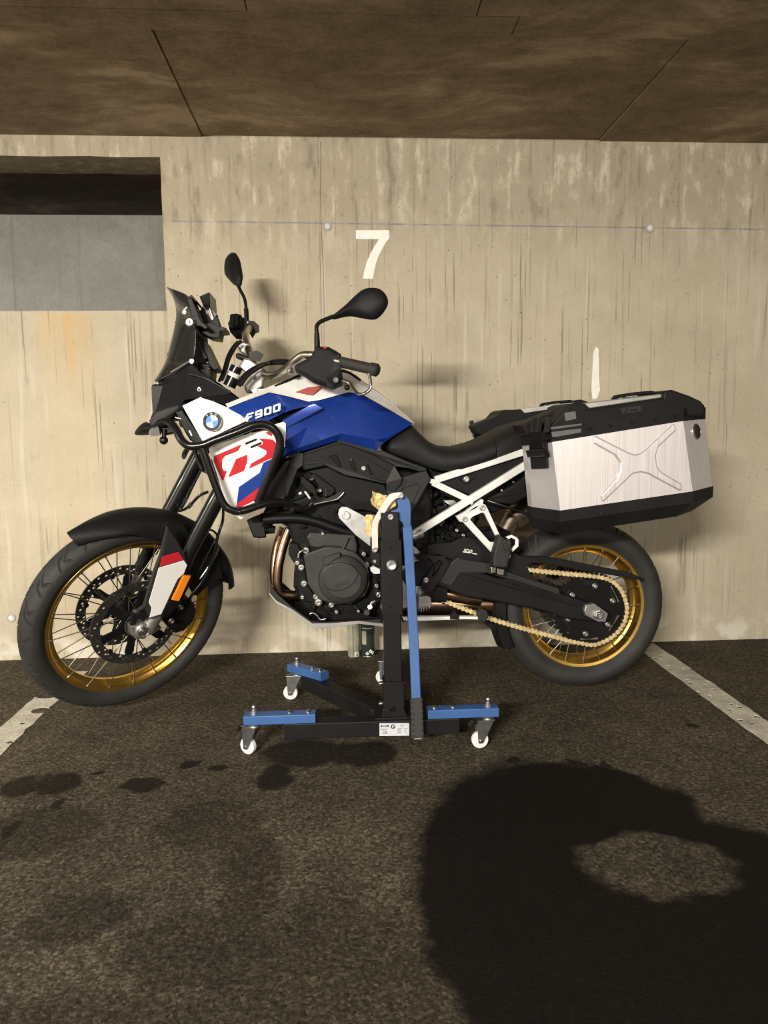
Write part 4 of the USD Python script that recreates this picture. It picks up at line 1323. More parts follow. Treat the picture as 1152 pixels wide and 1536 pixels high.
# flanges, hoses and castings between the cover and the frame
fil = np.random.default_rng(21)
clut = []
for k in range(70):
    x, y = fil.uniform(455, 640), fil.uniform(700, 930)
    if 470 < x < 565 and 795 < y < 900:
        continue
    b = B('P', [(x, y)], .125)[0]; r = fil.uniform(.004, .012)
    clut.append(rod(b, b + fil.normal(0, 1, 3) * [.02, .006, .02], r, 8, .002) if k % 2 else box(b - r, b + r * 1.2, .002))
part('engine_fittings', clut, 'engine_dark', kind='stuff')
part('side_flange', [plate('Y6', [(330, 260), (345, 235), (400, 240), (430, 300), (425, 390), (380, 400), (350, 360), (328, 320)], .135, .05, .004, .002), plate('Y6', [(395, 380), (445, 330), (480, 560), (560, 690), (520, 790), (505, 700), (420, 690), (395, 520)], .145, .05, .004, .002)], 'satin_black')
part('cable_loop', tube(crom(B('Y6', [(405, 350), (415, 310), (445, 292), (470, 296)], .165), 6), .004, 8), 'bright_metal')
part('cable_loop', tube(crom(B('Y6', [(495, 790), (520, 783), (550, 800), (580, 835), (620, 828)], .15), 6), .003, 8), 'steel')
part('oil_hose', tube(crom(B('Y6', [(130, 50), (250, 42), (420, 40), (560, 70), (700, 120), (860, 165)], .13), 8), [.020] * 0 or .017, 14), 'satin_black')
part('drive_sprocket_cover', [plate('P', [(600, 815), (625, 830), (640, 850), (636, 905), (600, 915)], .14, .05, .004, .002)], 'cast_silver')
part('gear_shaft', [rod(B('Y6', [(968, 735)], .15)[0], B('Y6', [(968, 735)], .19)[0], .008), tube(B('Y6', [(950, 790), (965, 750), (985, 700), (1010, 690)], .18), .006, 10)], 'steel')
part('shift_rubber', rod(B('Y6', [(945, 780)], .15)[0], B('Y6', [(945, 780)], .215)[0], .011, 14, .003), 'rubber')
part('clamp_plate', [plate('Y6', [(970, 430), (1000, 415), (1050, 440), (1062, 475), (1000, 478), (975, 455)], .16, .02, .002)], 'white_satin')
# horn-shaped frame slider on the crash bar's lower tube
part('frame_slider', [loft([B('Y6', [(0, 52), (60, 25), (122, 0), (140, 90), (155, 190), (100, 195), (52, 188), (25, 120)], v) for v in (.05, .09)] + [B('Y6', [(14, 60), (65, 35), (116, 14), (132, 92), (145, 178), (98, 184), (58, 178), (33, 118)], .10)]), tube(B('Y6', [(120, 60), (200, 52)], .08), [.028, .022], 16), tube(B('Y6', [(150, 120), (225, 130)], .06), [.02, .012], 12)] + [tube(B('Y6', [(126 + 25 * k, 62), (136 + 25 * k, 60)], .08), .028 - .002 * k, 16) for k in range(3)], 'plastic_black')

# ---- frame, shock and rear master clutter behind the sub-frame
part('main_frame', [tube(B('P', [(400, 625), (440, 660), (520, 700), (600, 735), (620, 840)], .08), .024, 12), mirror(tube(B('P', [(400, 625), (440, 660), (520, 700), (600, 735), (620, 840)], .08), .024, 12)), plate('P', [(596, 700), (640, 690), (650, 760), (640, 880), (605, 880)], .10, .20, .01, .003)], 'satin_black')
part('shock_absorber', [tube(B('P', [(690, 800), (640, 720)], .02), .022, 14)] + [tube(crom([B('P', [(700 - 60 * t, 810 - 90 * t)], .02)[0] + .034 * np.array([math.cos(t * 44), math.sin(t * 44), 0]) for t in np.linspace(0, 1, 60)], 2), .006, 6)], 'engine_dark')
cl2 = []
for k in range(60):
    x = fil.uniform(640, 720); y = fil.uniform(705, 815)
    if y < 640 + (720 - x) * .0 or (x > 700 and y < 740):
        continue
    b = B('P', [(x, y)], .06)[0]; r = fil.uniform(.005, .014)
    cl2.append(rod(b, b + fil.normal(0, 1, 3) * [.025, .006, .025], r, 8, .002) if k % 3 else box(b - r, b + r * 1.3, .002))
part('linkage_fittings', cl2, 'engine_dark', kind='stuff')
part('hydraulic_fitting', [bolt('Z5', (340, 430), .10, .009), bolt('Z5', (515, 640), .09, .006), bolt('Z5', (555, 670), .09, .006), plate('Z5', [(430, 455), (500, 450), (540, 490), (500, 520), (480, 490)], .09, .02, .002)], 'steel', kind='stuff')
part('tail_underside', [plate('P', [(640, 700), (800, 655), (930, 640), (960, 660), (900, 700), (800, 745), (740, 770), (700, 760), (660, 740)], .085, .17, .006, .003), plate('P', [(655, 800), (760, 795), (780, 810), (720, 860), (650, 850)], .06, .12, .006, .003)], 'engine_dark')
part('inner_fender', [plate('P', [(640, 790), (700, 800), (760, 860), (745, 950), (720, 930), (690, 850)], .055, .11, .006, .003)], 'plastic_black')

# ---- sub-frame
v0 = .135
up = bent(B('U2', [(1040, 100), (85, 398), (75, 445), (455, 622)], [v0 - .0, v0, v0, v0]), .012, 4)
sect = rounded([(-.011, -.0085), (.011, -.0085), (.011, .0085), (-.011, .0085)], .003)


def sweepb(path, sect, up=(0, 1, 0)):
    return sweep(path, sect, up)


sub = [sweepb(B('U2', [(1700, -105), (1040, 102), (85, 405)], [.15, v0, v0]), sect * [1.1, 1.25]), sweepb(B('U2', [(72, 398), (60, 445)], v0), sect * [1.1, 1.3]), sweepb(B('U2', [(60, 432), (470, 628)], v0), sect),
       sweepb(B('U2', [(-300, 1060), (1040, 232), (1500, -60)], [v0, v0, .15]), sect * [1.15, 1.35]), plate('U2', [(300, 780), (385, 735), (560, 600), (580, 610), (575, 650), (480, 690), (390, 760), (355, 840), (335, 830)], v0 + .008, .022, .002, .001)]
part('subframe', sub, 'white_satin', label='white rear sub-frame tubes'); part('subframe', [mirror(x) for x in sub], 'white_satin')
part('subframe_socket', [tube(B('Y7', [(340, 490), (395, 462)], v0), .0155, 14), tube(B('Y7', [(385, 468), (420, 448)], v0), .0185, 14)], 'skid_alu')
part('side_panel', [plate('U2', [(130, 430), (1010, 165), (1010, 240), (480, 572)], v0 - .008, .01, .001)], 'plastic_black')
part('side_panel', [mirror(plate('U2', [(130, 430), (1010, 165), (1010, 240), (480, 572)], v0 - .008, .01, .001))], 'plastic_black')
part('panel_boss', plate('U2', [(315, 385), (330, 372), (470, 345), (495, 355), (490, 385), (440, 435), (400, 450), (380, 440)], v0 - .002, .008, .003, .001), 'plastic_black')
part('panel_bolt', bolt('U2', (402, 397), v0 - .001, .0095), 'steel')
part('rear_box', [plate('U2', [(610, 600), (860, 470), (1010, 360), (1080, 300), (1080, 540), (880, 660), (700, 640)], .12, .2, .006, .003)], 'plastic_black')
part('box_bolt', [bolt('U2', (762, 512), .121, .004)], 'bright_metal'); part('box_bolt', [bolt('U2', (882, 428), .121, .004)], 'bright_metal')
part('guard_rod', tube(B('U2', [(600, 618), (840, 690), (1120, 785)], .14), .005, 10), 'satin_black')
part('guard_rod_highlight', tube(B('U2', [(620, 618), (840, 686), (1120, 778)], .1435), .0024, 8), 'bright_metal')

# ---- passenger peg hanger
hang = B2('U2', [(345, 805), (360, 770), (520, 690), (555, 650), (590, 660), (612, 700), (750, 1000), (790, 1090), (850, 1180), (800, 1230), (735, 1235), (700, 1190), (660, 1140), (390, 850)], .165)
hole = B2('U2', [(435, 805), (470, 775), (560, 735), (585, 745), (715, 1010), (700, 1040), (640, 1035)], .165)
mo = mv(prism(rounded(hang, .003), 0, .001), V2B)
part('peg_hanger', [holed(rounded(hang, .004), [rounded(hole, .004)], .168, .014)], 'white_satin', label='silver passenger footpeg hanger')
part('hanger_rim', [tube(np.c_[rounded(hang, .005)[:, 0], np.full(len(rounded(hang, .005)), -.168), rounded(hang, .005)[:, 1]][list(range(len(rounded(hang, .005)))) + [0]], .0022, 6)], 'white_satin')
part('hanger_bolt', bolt('U2', (385, 805), .1685, .0105), 'steel'); part('hanger_bolt', bolt('U2', (566, 688), .1685, .0105), 'steel')
peg = [(770, 70), (830, 40), (880, 90), (1000, 130), (1000, 330), (960, 480), (940, 590), (870, 600), (690, 575), (690, 420), (720, 290), (760, 170)]
part('passenger_peg', [plate('L1', peg, .215, .04, .006, .003), plate('L1', [(850, 150), (885, 105), (1005, 150), (1000, 310), (890, 290)], .222, .02, .004, .001)], 'rubber')
part('peg_joint', [plate('L1', [(650, 590), (690, 575), (745, 590), (735, 690), (650, 695)], .20, .03, .004, .001), plate('L1', [(760, 605), (890, 625), (875, 735), (760, 710)], .208, .02, .003, .001)], 'bright_metal')
hx = B2('L1', [(905, 65), (1010, 25), (1100, 70), (1130, 110), (1130, 225), (1020, 325), (1000, 275), (1070, 205), (1075, 115), (1000, 75), (960, 105)], .19)
part('strap_hook', mv(prism(hx, .182, .19, .0015), V2B), 'white_paint', label='white hexagonal luggage hook')

# ---- rider's peg plate and heel guard
part('heel_guard', [holed(B2('Z5', [(258, 790), (300, 785), (390, 798), (440, 800), (470, 845), (420, 930), (365, 1010), (330, 1025), (296, 1005), (300, 960), (355, 880), (375, 845), (350, 815), (290, 820)], .17), [B2('Z5', [(372, 850), (405, 822), (430, 832), (395, 900), (360, 930)], .17)], .172, .018)], 'plastic_black')
part('heel_guard_bolt', bolt('Z5', (325, 947), .173, .009), 'steel'); part('heel_guard_bolt', bolt('Z5', (286, 806), .173, .008), 'satin_black')
part('frame_casting', [plate('Z5', [(240, 760), (275, 800), (312, 880), (300, 920), (270, 925), (240, 880)], .150, .02, .004, .001), plate('Z5', [(225, 925), (290, 930), (310, 1020), (270, 1090), (230, 1060)], .145, .03, .004, .001), plate('Z5', [(240, 735), (262, 745), (290, 775), (270, 790), (240, 780)], .156, .006, .001)], 'cast_silver')
teeth = [(285, 1050), (330, 1045), (355, 1055), (362, 1100), (345, 1130), (335, 1105), (330, 1140), (320, 1105), (312, 1145), (305, 1108), (296, 1150), (290, 1110), (280, 1140)]
part('rider_peg', plate('Z5', teeth, .20, .045, .002), 'cast_silver')

# ---- fuel tank cover: creased panels, the same on both sides
def panel(name, win, verts, faces, mat, thick=.006, far=True, smooth=14, **kw):
    m = facet(win, verts, faces, thick)
    part(name, m, mat, smooth=smooth, **kw)
    if far:
        part(name, mirror(m), mat, smooth=smooth)


def strip(a, b):
    """Quads between two rows of equal length."""
    return [(a[i], a[i + 1], b[i + 1], b[i]) for i in range(len(a) - 1)]


# rear and lower blue panel (photo pixels, distance to the left of the mid-plane)
tv = [(424, 630, .205), (437, 622, .195), (468, 606, .165), (494, 597, .150), (524, 588.5, .135), (545, 593, .125), (580, 613, .112), (619, 635.5, .100),        # 0-7 upper edge
      (430, 660, .215), (462, 640, .196), (486, 618, .172), (505, 612, .160), (530, 603, .150), (556, 612, .142), (590, 630, .128), (614, 639, .112),          # 8-15 crease row
      (424, 684, .195), (447, 672, .196), (482, 660, .188), (512, 650, .178), (524, 652, .172), (544, 655, .160), (562, 660, .150), (580, 657, .138),         # 16-23 lower crease
      (421, 690, .172), (437, 681, .176), (474, 671, .172), (509, 660, .165), (522, 664, .160), (545, 670, .148), (564, 676, .140), (576, 664, .130)]         # 24-31 bottom edge
tf = strip(range(0, 8), range(8, 16)) + strip(range(8, 16), range(16, 24)) + strip(range(16, 24), range(24, 32)) + [(7, 15, 23), (15, 23, 31)]
panel('tank_panel', 'P', tv, tf, 'blue_paint', label='deep metallic blue tank side panel')
# bright wedge that stands proud above it
wv = [(424, 632, .214), (447, 618, .208), (470, 605, .200), (484, 612, .196), (466, 622, .206), (430, 641, .218)]
panel('tank_wedge', 'P', wv, [(0, 1, 4, 5), (1, 2, 3, 4)], 'blue_paint', .03, label='blue wedge-shaped crease of the tank')
# upper blue panel with the model lettering
uv = [(343, 613, .225), (373, 600, .200), (404, 589.5, .165), (434, 596, .155), (462, 603, .150), (480, 601, .145), (520, 589.5, .138),
      (360, 622, .236), (384, 611, .215), (412, 604, .190), (440, 605, .178), (462, 609, .172), (478, 607, .166), (500, 598, .152),
      (378, 636, .236), (398, 633, .226), (420, 622, .212), (440, 614, .198), (458, 610, .186), (470, 608, .178), (484, 606, .160)]
panel('tank_upper_panel', 'P', uv, strip(range(0, 7), range(7, 14)) + strip(range(7, 14), range(14, 21)), 'blue_print', .010, label='dark blue upper panel with white lettering')
# white shoulder round the top of the tank
sv = [(338, 606, .212), (368, 594, .186), (402, 581, .140), (428, 572, .110), (453, 563, .085), (478, 560, .075), (514, 557.5, .068), (537, 569, .062), (556, 582, .058), (588, 605.5, .056), (621, 634.5, .060),
      (342, 612, .226), (372, 599.5, .204), (404, 588.5, .170), (434, 595, .158), (463, 602.5, .152), (480, 600, .148), (524, 588, .138), (545, 592.5, .126), (562, 602, .118), (590, 618, .108), (619, 635, .102)]
panel('tank_shoulder', 'P', sv, strip(range(0, 11), range(11, 22)), 'white_paint', .008, smooth=25, label='white tank shoulder')
# red flash on the shoulder under the handlebar
panel('shoulder_flash', 'P', [(443, 588, .139), (462, 581, .128), (486, 578, .121), (468, 592.5, .148)], [(0, 1, 2, 3)], 'red_faded', .001, label='faded red flash on the tank shoulder')
# closing top of the tank, between the shoulders
tl = B('P', [(402, 580.5), (428, 571.5), (453, 562.5), (478, 559.5), (514, 557), (537, 568.5), (556, 581.5), (588, 605), (621, 634)], [.140, .110, .085, .075, .068, .062, .058, .056, .060])
mid = tl * [1, 0, 1] + np.outer([.0, .012, .018, .018, .018, .014, .012, .010, .006], [0, 0, 1.0])
P_ = np.vstack([tl, mid, tl * [1, -1, 1]])
n9 = len(tl)
part('tank_top', shell(P_, strip(range(n9), range(n9, 2 * n9)) + strip(range(n9, 2 * n9), range(2 * n9, 3 * n9)), np.array([0, 0, -.01])), 'white_satin', smooth=50)
cpos = mid[3] + [0, 0, .002]
part('tank_cap', mv(lathe([(0, .010), (.030, .010), (.036, .006), (.038, 0), (0, 0)], 32), frame([.1, 0, 1]), cpos), 'satin_black')
part('tank_top_trim', tube(crom(B('P', [(412, 580), (432, 571), (453, 562.5), (480, 559), (514, 556.5), (530, 563), (541, 571)], [.13, .108, .086, .076, .069, .064, .062]), 5), .0045, 8), 'plastic_black')
# inner tank body that fills the space under the panels
fillp = [(405, 596), (455, 570), (514, 562), (560, 590), (612, 640), (575, 662), (560, 672), (508, 656), (440, 676), (425, 685), (405, 640)]
part('tank_body', plate('P', fillp, .085, .17, .02, .004, both=True), 'plastic_black')
# F900 lettering
lx = [(820, 1180)]
GLY = {'F': [(0, 0), (.30, 0), (.30, .36), (.82, .36), (.82, .60), (.30, .60), (.30, .76), (1, .76), (1, 1), (.12, 1), (0, .88)],
       '0': [(.12, 0), (.88, 0), (1, .12), (1, .88), (.88, 1), (.12, 1), (0, .88), (0, .12)], '9': [(.05, 0), (.88, 0), (1, .12), (1, .88), (.88, 1), (.12, 1), (0, .88), (0, .48), (.12, .36), (.70, .36), (.70, .24), (.05, .24)]}
INN = {'0': [(.30, .24), (.70, .24), (.70, .76), (.30, .76)], '9': [(.30, .60), (.70, .60), (.70, .76), (.30, .76)]}
la_, lb_ = B('Y4', [(352, 382), (702, 266)], .2385)
ld = (lb_ - la_)[[0, 2]]; ld /= np.linalg.norm(ld)
for k, ch in enumerate('F900'):
    g = Polygon(GLY[ch])
    if ch in INN:
        g = g.difference(Polygon(INN[ch]))
    g = affinity.affine_transform(g, [.0245, .0085, 0, .0225, .0292 * k, 0])
    g = affinity.affine_transform(g, [ld[0], -ld[1], ld[1], ld[0], 0, 0])
    part('model_lettering', mv(trimesh.creation.extrude_polygon(g, .0007, engine='earcut'), V2B, la_), 'number_paint', smooth=False, label='white block letter %s' % ch if ch == 'F' else 'white block digit %s' % ch)
# white corner behind the crash bar
panel('shroud_corner', 'Y4', [(640, 415, .225), (755, 378, .222), (783, 398, .222), (782, 560, .222), (770, 655, .222), (700, 640, .225)], [(0, 1, 2, 3, 4, 5)], 'white_paint', .008, label='white corner of the radiator shroud')

# ---- white nose side panel with the roundel
nv = [(273.5, 608.7, .215), (300.7, 595.5, .190), (309, 597.3, .190), (345, 613, .222), (374.5, 628, .238), (364, 634, .240), (304, 661.9, .238), (288, 634, .228), (330, 628, .240)]
nf = [(0, 1, 7), (1, 2, 8, 7), (2, 3, 8), (3, 4, 5, 8), (8, 5, 6, 7)]
panel('nose_panel', 'P', nv, nf, 'white_paint', .010, smooth=40, label='white nose side panel')
RC0, RN = B('P', [(318.5, 632.6)], .2455)[0], np.array([-.22, -.96, .16])
Rr = frame(RN, [1, 0, 0])
em = xform('roundel', bike, T4(Rr, RC0))
rr_ = .0285
mesh('ring', lathe([(rr_ * .70, -.003), (rr_, -.003), (rr_, .003), (rr_ * .96, .0045), (rr_ * .74, .0045), (rr_ * .70, .003), (rr_ * .70, -.003)], 48), 'gloss_black', em, label='black enamel ring')
mesh('edge', lathe([(rr_ * .99, .001), (rr_ * 1.04, .001), (rr_ * 1.04, .0038), (rr_ * .99, .0042), (rr_ * .99, .001)], 48), 'bright_metal', em)
for k in range(4):
    a = np.linspace(k * math.pi / 2, (k + 1) * math.pi / 2, 12) + .25
    q = np.vstack([[0, 0], np.c_[np.cos(a), np.sin(a)] * rr_ * .70])
    mesh('quadrant', prism(q, -.002, .0035), 'roundel_blue' if k % 2 == 1 else 'number_paint', em, False)
for ch, ang in (('B', 128), ('M', 94), ('W', 58)):
    m = meshkit.text_mesh(ch, .006, .0006, bold=True)
    m.apply_translation([-m.bounds[1][0] / 2, 0, 0])
    a = math.radians(ang)
    mesh('letter', mv(m, rot([0, 0, 1], ang - 90), (rr_ * .76 * math.cos(a), rr_ * .76 * math.sin(a), .0045)), 'sticker', em, False)

# ---- radiator shroud with the big letters
SV = .246


def sv_(p):                      # the shroud leans outwards towards its top
    p = np.asarray(p, float)
    return .252 - .045 * np.clip((photo('Y4', p)[..., 1] - 660) / 110, -.1, 1.1) - .03 * np.clip((350 - photo('Y4', p)[..., 0]) / 40, 0, 1)


so = [(-52, 672), (-20, 640), (190, 575), (400, 500), (570, 470), (645, 510), (690, 570), (690, 640), (640, 790), (520, 1080), (440, 1270), (370, 1400), (290, 1432), (222, 1370), (120, 1230), (60, 1010)]


def on_shroud(win_pts, lift, thick, mat, name, parent=None, dense=2, **kw):
    g = Polygon(win_pts)
    v, f = trimesh.creation.triangulate_polygon(g.segmentize(40), engine='triangle' if False else 'earcut')
    m = trimesh.Trimesh(np.c_[v, np.zeros(len(v))], f, process=False)
    for _ in range(dense):
        m = m.subdivide()
    q = m.vertices[:, :2]
    P = B('Y4', q, sv_(q) + lift)
    mm = shell(P, m.faces, np.array([0, thick, 0]))
    return part(name, mm, mat, parent, 60, **kw)


shroud = xform('radiator_shroud', bike, label='white radiator shroud with red and blue graphics')
on_shroud(so, 0, .012, 'white_paint', 'shell', shroud)
DEC = [('red_paint', [(8, 750), (300, 625), (265, 690), (130, 745), (97, 788), (92, 870), (110, 905), (148, 915), (110, 1005), (93, 1012), (0, 800)]),
       ('red_paint', [(245, 783), (363, 735), (368, 800), (330, 908), (160, 980)]),
       ('red_paint', [(492, 562), (520, 560), (640, 572), (676, 610), (672, 680), (648, 762), (385, 886), (410, 830), (550, 752), (576, 720), (570, 690), (472, 642), (532, 622), (536, 600)]),
       ('red_paint', [(562, 500), (590, 482), (640, 505), (630, 535)]),
       ('blue_print', [(275, 1085), (500, 930), (540, 822), (638, 776), (530, 1062), (252, 1268)]),
       ('red_paint', [(252, 1268), (522, 1068), (500, 1140), (458, 1222), (310, 1296), (245, 1300)])]
for mt, q in DEC:
    on_shroud(q, .0009, .0012, mt, 'graphic', shroud, 2)
for q in ([(340, 618), (350, 604), (460, 560), (474, 566), (466, 580), (356, 626)], [(398, 656), (408, 642), (512, 598), (524, 606), (516, 620), (412, 664)]):
    on_shroud(q, .0012, .003, 'plastic_black', 'vent_slot', shroud, 1)
part('radiator_shroud', mirror(shell(B('Y4', so, sv_(so)), [list(c) for c in trimesh.creation.triangulate_polygon(Polygon(so), engine='earcut')[1]], np.array([0, .012, 0]))), 'white_paint', label='far-side white radiator shroud')
part('radiator', [box([B('P', [(345, 700)], 0)[0][0], -.17, B('P', [(345, 760)], 0)[0][2]], [B('P', [(372, 700)], 0)[0][0], .17, B('P', [(345, 640)], 0)[0][2]], .006)], 'engine_dark')

# ---- crash bars
def at(win, pv):
    a = np.array(pv, float); return B(win, a[:, :2], a[:, 2])


cb1 = np.vstack([at('Y1', [(345, 575, .20), (440, 560, .225), (530, 650, .255), (595, 770, .275), (690, 838, .285), (850, 822, .288)]), at('Y4', [(0, 585, .290), (280, 480, .292), (430, 418, .292), (540, 405, .290), (630, 440, .288), (700, 520, .284), (722, 620, .280), (690, 740, .275), (620, 920, .262), (540, 1110, .25), (480, 1250, .24)])])
part('crash_bar', tube(crom(cb1, 6), .0128, 14), 'gloss_black', label='black tubular crash bar')
cb2 = np.vstack([at('Y8', [(600, 175, .285), (650, 310, .284), (715, 500, .282), (790, 700, .280), (855, 850, .278), (930, 930, .276), (1060, 968, .274)]), at('Y4', [(210, 1335, .272), (330, 1335, .268), (480, 1285, .255), (620, 1248, .24), (780, 1250, .215), (860, 1310, .19)])])
part('crash_bar', tube(crom(cb2, 6), .0122, 14), 'gloss_black')
for c in (cb1, cb2):
    part('crash_bar', mirror(tube(crom(c, 5), .0125, 12)), 'gloss_black')
cb3 = at('U4', [(-130, 670, .20), (60, 700, .19), (200, 690, .17), (262, 620, .165)])
part('crash_bar_mount', [tube(crom(cb3, 6), .010, 12), bolt('Y4', (850, 1318), .205, .010)], 'gloss_black')
part('bar_strut', [plate('Y8', [(480, 190), (520, 200), (560, 330), (620, 440), (600, 470), (560, 420), (500, 260)], .20, .02, .003), plate('Y8', [(540, 190), (640, 215), (720, 430), (760, 640), (715, 600), (690, 520), (590, 470), (650, 440)], .19, .03, .004, .001)], 'plastic_black')
part('shroud_bracket', plate('Y8', [(400, 160), (430, 200), (370, 325), (345, 290), (350, 240)], -.10, .04, .006, .001), 'plastic_black')

# ---- black side covers below the tank
kv = [(428, 693, .165), (455, 680, .175), (454, 698, .178), (446, 704, .178), (430, 745, .165), (386, 752, .19), (400, 715, .225), (412, 690, .235)]
panel('side_cover', 'P', kv, [(0, 1, 2, 3), (0, 3, 4, 5, 6, 7)], 'plastic_black', .02, smooth=12)
cov = [(20, 215), (60, 205), (140, 215), (445, 118), (520, 140), (700, 205), (790, 190), (830, 215), (1152, 345), (1140, 362), (880, 318), (930, 420), (810, 462), (640, 425), (480, 395), (335, 325), (290, 300), (140, 290), (150, 225)]
part('frame_cover', plate('Y5', [(130, 232), (445, 128), (520, 150), (720, 225), (890, 315), (945, 425), (880, 450), (808, 462), (640, 425), (480, 395), (335, 325), (150, 362), (130, 340)], .172, .03, .006, .002), 'plastic_black')
part('frame_cover', mirror(plate('Y5', [(130, 232), (445, 128), (520, 150), (720, 225), (890, 315), (945, 425), (880, 450), (808, 462), (640, 425), (480, 395), (335, 325), (150, 362), (130, 340)], .172, .03, .006, .002)), 'plastic_black')
part('frame_cover_lip', plate('Y5', [(10, 245), (60, 210), (140, 215), (450, 112), (520, 132), (720, 200), (800, 200), (1152, 352), (1100, 372), (880, 305), (720, 240), (520, 165), (445, 145), (150, 245), (40, 260)], .160, .03, .004, .001), 'plastic_grey')
part('cover_step', plate('Y5', [(150, 295), (290, 285), (340, 315), (480, 385), (640, 415), (810, 455), (808, 470), (640, 432), (480, 400), (340, 330), (290, 305), (150, 312)], .1765, .012, .003), 'plastic_grey')
for q in ([(345, 240), (412, 232), (455, 330), (425, 328), (400, 300)], [(520, 262), (545, 265), (580, 368), (545, 352), (525, 320)], [(655, 305), (672, 310), (712, 402), (685, 388)]):
    part('vent_rib', plate('Y5', q, .1765, .012, .003), 'gloss_black')
part('cover_bolt', bolt('Y5', (632, 343), .1735, .007), 'steel')
panel('corner_facet', 'Y5', [(815, 462, .172), (885, 320, .176), (945, 425, .182), (935, 470, .178), (880, 535, .168), (840, 525, .160)], [(0, 1, 2), (0, 2, 3), (0, 3, 4, 5)], 'plastic_grey', .012, smooth=8)
part('lower_cover', plate('Z4', [(800, 318), (1035, 252), (1062, 300), (960, 485), (900, 520), (830, 500)], .158, .03, .004, .002), 'plastic_grey')
gl = [(898, 305), (905, 330), (880, 368), (850, 385), (905, 355), (985, 330), (1000, 345), (960, 430), (935, 455)]
part('cover_groove', tube(B('Z4', [(905, 300), (918, 325), (895, 360), (870, 382)], .1585), .0011, 6), 'gloss_black', label='engraved mountain-like line')
part('cover_groove', tube(B('Z4', [(880, 372), (930, 345), (990, 328), (998, 345), (965, 420), (930, 470)], .1585), .0011, 6), 'gloss_black')
part('inner_cover', [plate('Y5', [(170, 362), (340, 328), (480, 402), (640, 436), (800, 476), (835, 540), (760, 720), (640, 690), (520, 690), (430, 620), (390, 540), (205, 385)], .150, .03, .004, .002)], 'satin_black')
# throttle body and airbox hardware seen in the gap
part('throttle_bracket', [plate('U4', [(265, 205), (310, 190), (600, 400), (600, 460), (560, 520), (430, 530), (400, 420), (300, 300), (230, 290)], .162, .03, .004, .001), plate('U4', [(110, 235), (150, 240), (300, 370), (350, 500), (330, 520), (200, 440), (100, 330)], .166, .02, .003, .001)], 'satin_black')
part('throttle_fitting', plate('U4', [(225, 285), (245, 265), (295, 250), (308, 275), (290, 295), (245, 300)], .172, .014, .003, .001), 'bright_metal')
part('throttle_fitting', mv(lathe([(0, .002), (.003, .004), (.008, .006), (.0098, .003), (.0098, -.01), (0, -.01)], 20), frame(LEFT), B('U4', [(372, 432)], .168)[0]), 'bright_metal')
part('cable_end', plate('U4', [(70, 475), (115, 455), (125, 490), (80, 505)], .172, .012, .002), 'white_satin')
part('cable_end', tube(B('U4', [(165, 450), (205, 505), (240, 555)], .172), .0035, 8), 'white_satin')
part('fin', plate('U4', [(455, 395), (480, 400), (485, 520), (462, 535)], .168, .006, .001), 'plastic_grey')
part('cover_blade', [plate('U4', [(275, 635), (400, 600), (620, 560), (640, 470), (735, 450), (725, 480), (650, 562), (620, 578), (285, 655)], .162, .012, .002)], 'plastic_grey')
part('blade_edge', tube(B('U4', [(275, 645), (420, 612), (560, 585), (640, 562), (700, 505), (732, 465)], .1635), .0026, 8), 'steel')

# ---- seat
def seat(name, rows, mat='seat_vinyl', n=14):
    """rows of (px, py_top, py_bottom, half width): cushion sections across the bike."""
    loops = []
    for px, pt, pb, hw in rows:
        t = B('P', [(px, pt)], 0)[0]; b = B('P', [(px, pb)], hw)[0]
        x = (t[0] + b[0]) / 2
        h = t[2] - b[2]
        q = []
        for a in np.linspace(0, math.pi, n):
            c, s = math.cos(a), math.sin(a)
            q.append((x, -hw * np.sign(c) * abs(c) ** .55, b[2] + h * abs(s) ** .6))
        q += [(x, hw * .8, b[2] - .012), (x, -hw * .8, b[2] - .012)]
        loops.append(np.array(q))
    return loft(loops)


part('rider_seat', [seat('s', [(579, 668, 671, .130), (584, 656, 676, .136), (596, 648, 681, .138), (612, 638, 687, .138), (620, 638, 690, .138), (630, 649, 694, .140), (642, 660, 699, .145), (658, 668, 703, .150), (686, 669.5, 702, .160), (711, 664, 694, .165), (735, 655, 686, .165)])], 'seat_vinyl', smooth=50, label='black rider saddle')
part('passenger_seat', [seat('s', [(728, 657, 690, .150), (745, 648, 683, .155), (765, 638, 676, .150), (790, 631, 668, .140), (830, 622, 655, .130), (880, 614, 640, .12), (905, 616, 632, .10)])], 'seat_vinyl', smooth=50, label='black passenger saddle')
part('rear_carrier', [plate('P', [(880, 622), (960, 600), (1000, 596), (1000, 606), (960, 612), (890, 640)], .09, .18, .006, .002), plate('P', [(900, 640), (985, 612), (990, 640), (960, 660)], .05, .10, .006, .002)], 'plastic_black')
part('tail_lamp', plate('P', [(985, 618), (998, 614), (1000, 634), (990, 640)], .04, .08, .004, .001), 'red_paint')

# ---- front fairing
fv = [(232, 578, .0), (240, 570, .05), (262, 558, .12), (286, 545, .145), (292, 552, .150), (300, 558, .155), (313, 566, .165), (345, 590, .180), (365, 601, .190),
      (236, 590, .03), (246, 578, .10), (268, 568, .14), (285, 560, .155), (276, 582, .175), (300, 596, .190), (277, 600, .195), (338, 607, .212),
      (222, 632, .03), (238, 612, .11), (255, 607, .15), (272, 606, .195), (274, 613, .205), (226, 636, .06), (246, 628, .13), (262, 622, .17), (276, 616, .19)]
ff = [(0, 1, 10, 9), (1, 2, 11, 10), (2, 3, 12, 11), (3, 4, 5, 12), (5, 6, 13, 12), (12, 13, 11), (6, 14, 13), (13, 14, 15), (6, 7, 14), (7, 8, 16, 14), (11, 13, 19, 18, 10), (13, 15, 20, 19), (9, 10, 18, 17), (17, 18, 23, 22), (18, 19, 24, 23), (19, 20, 21, 25, 24)]
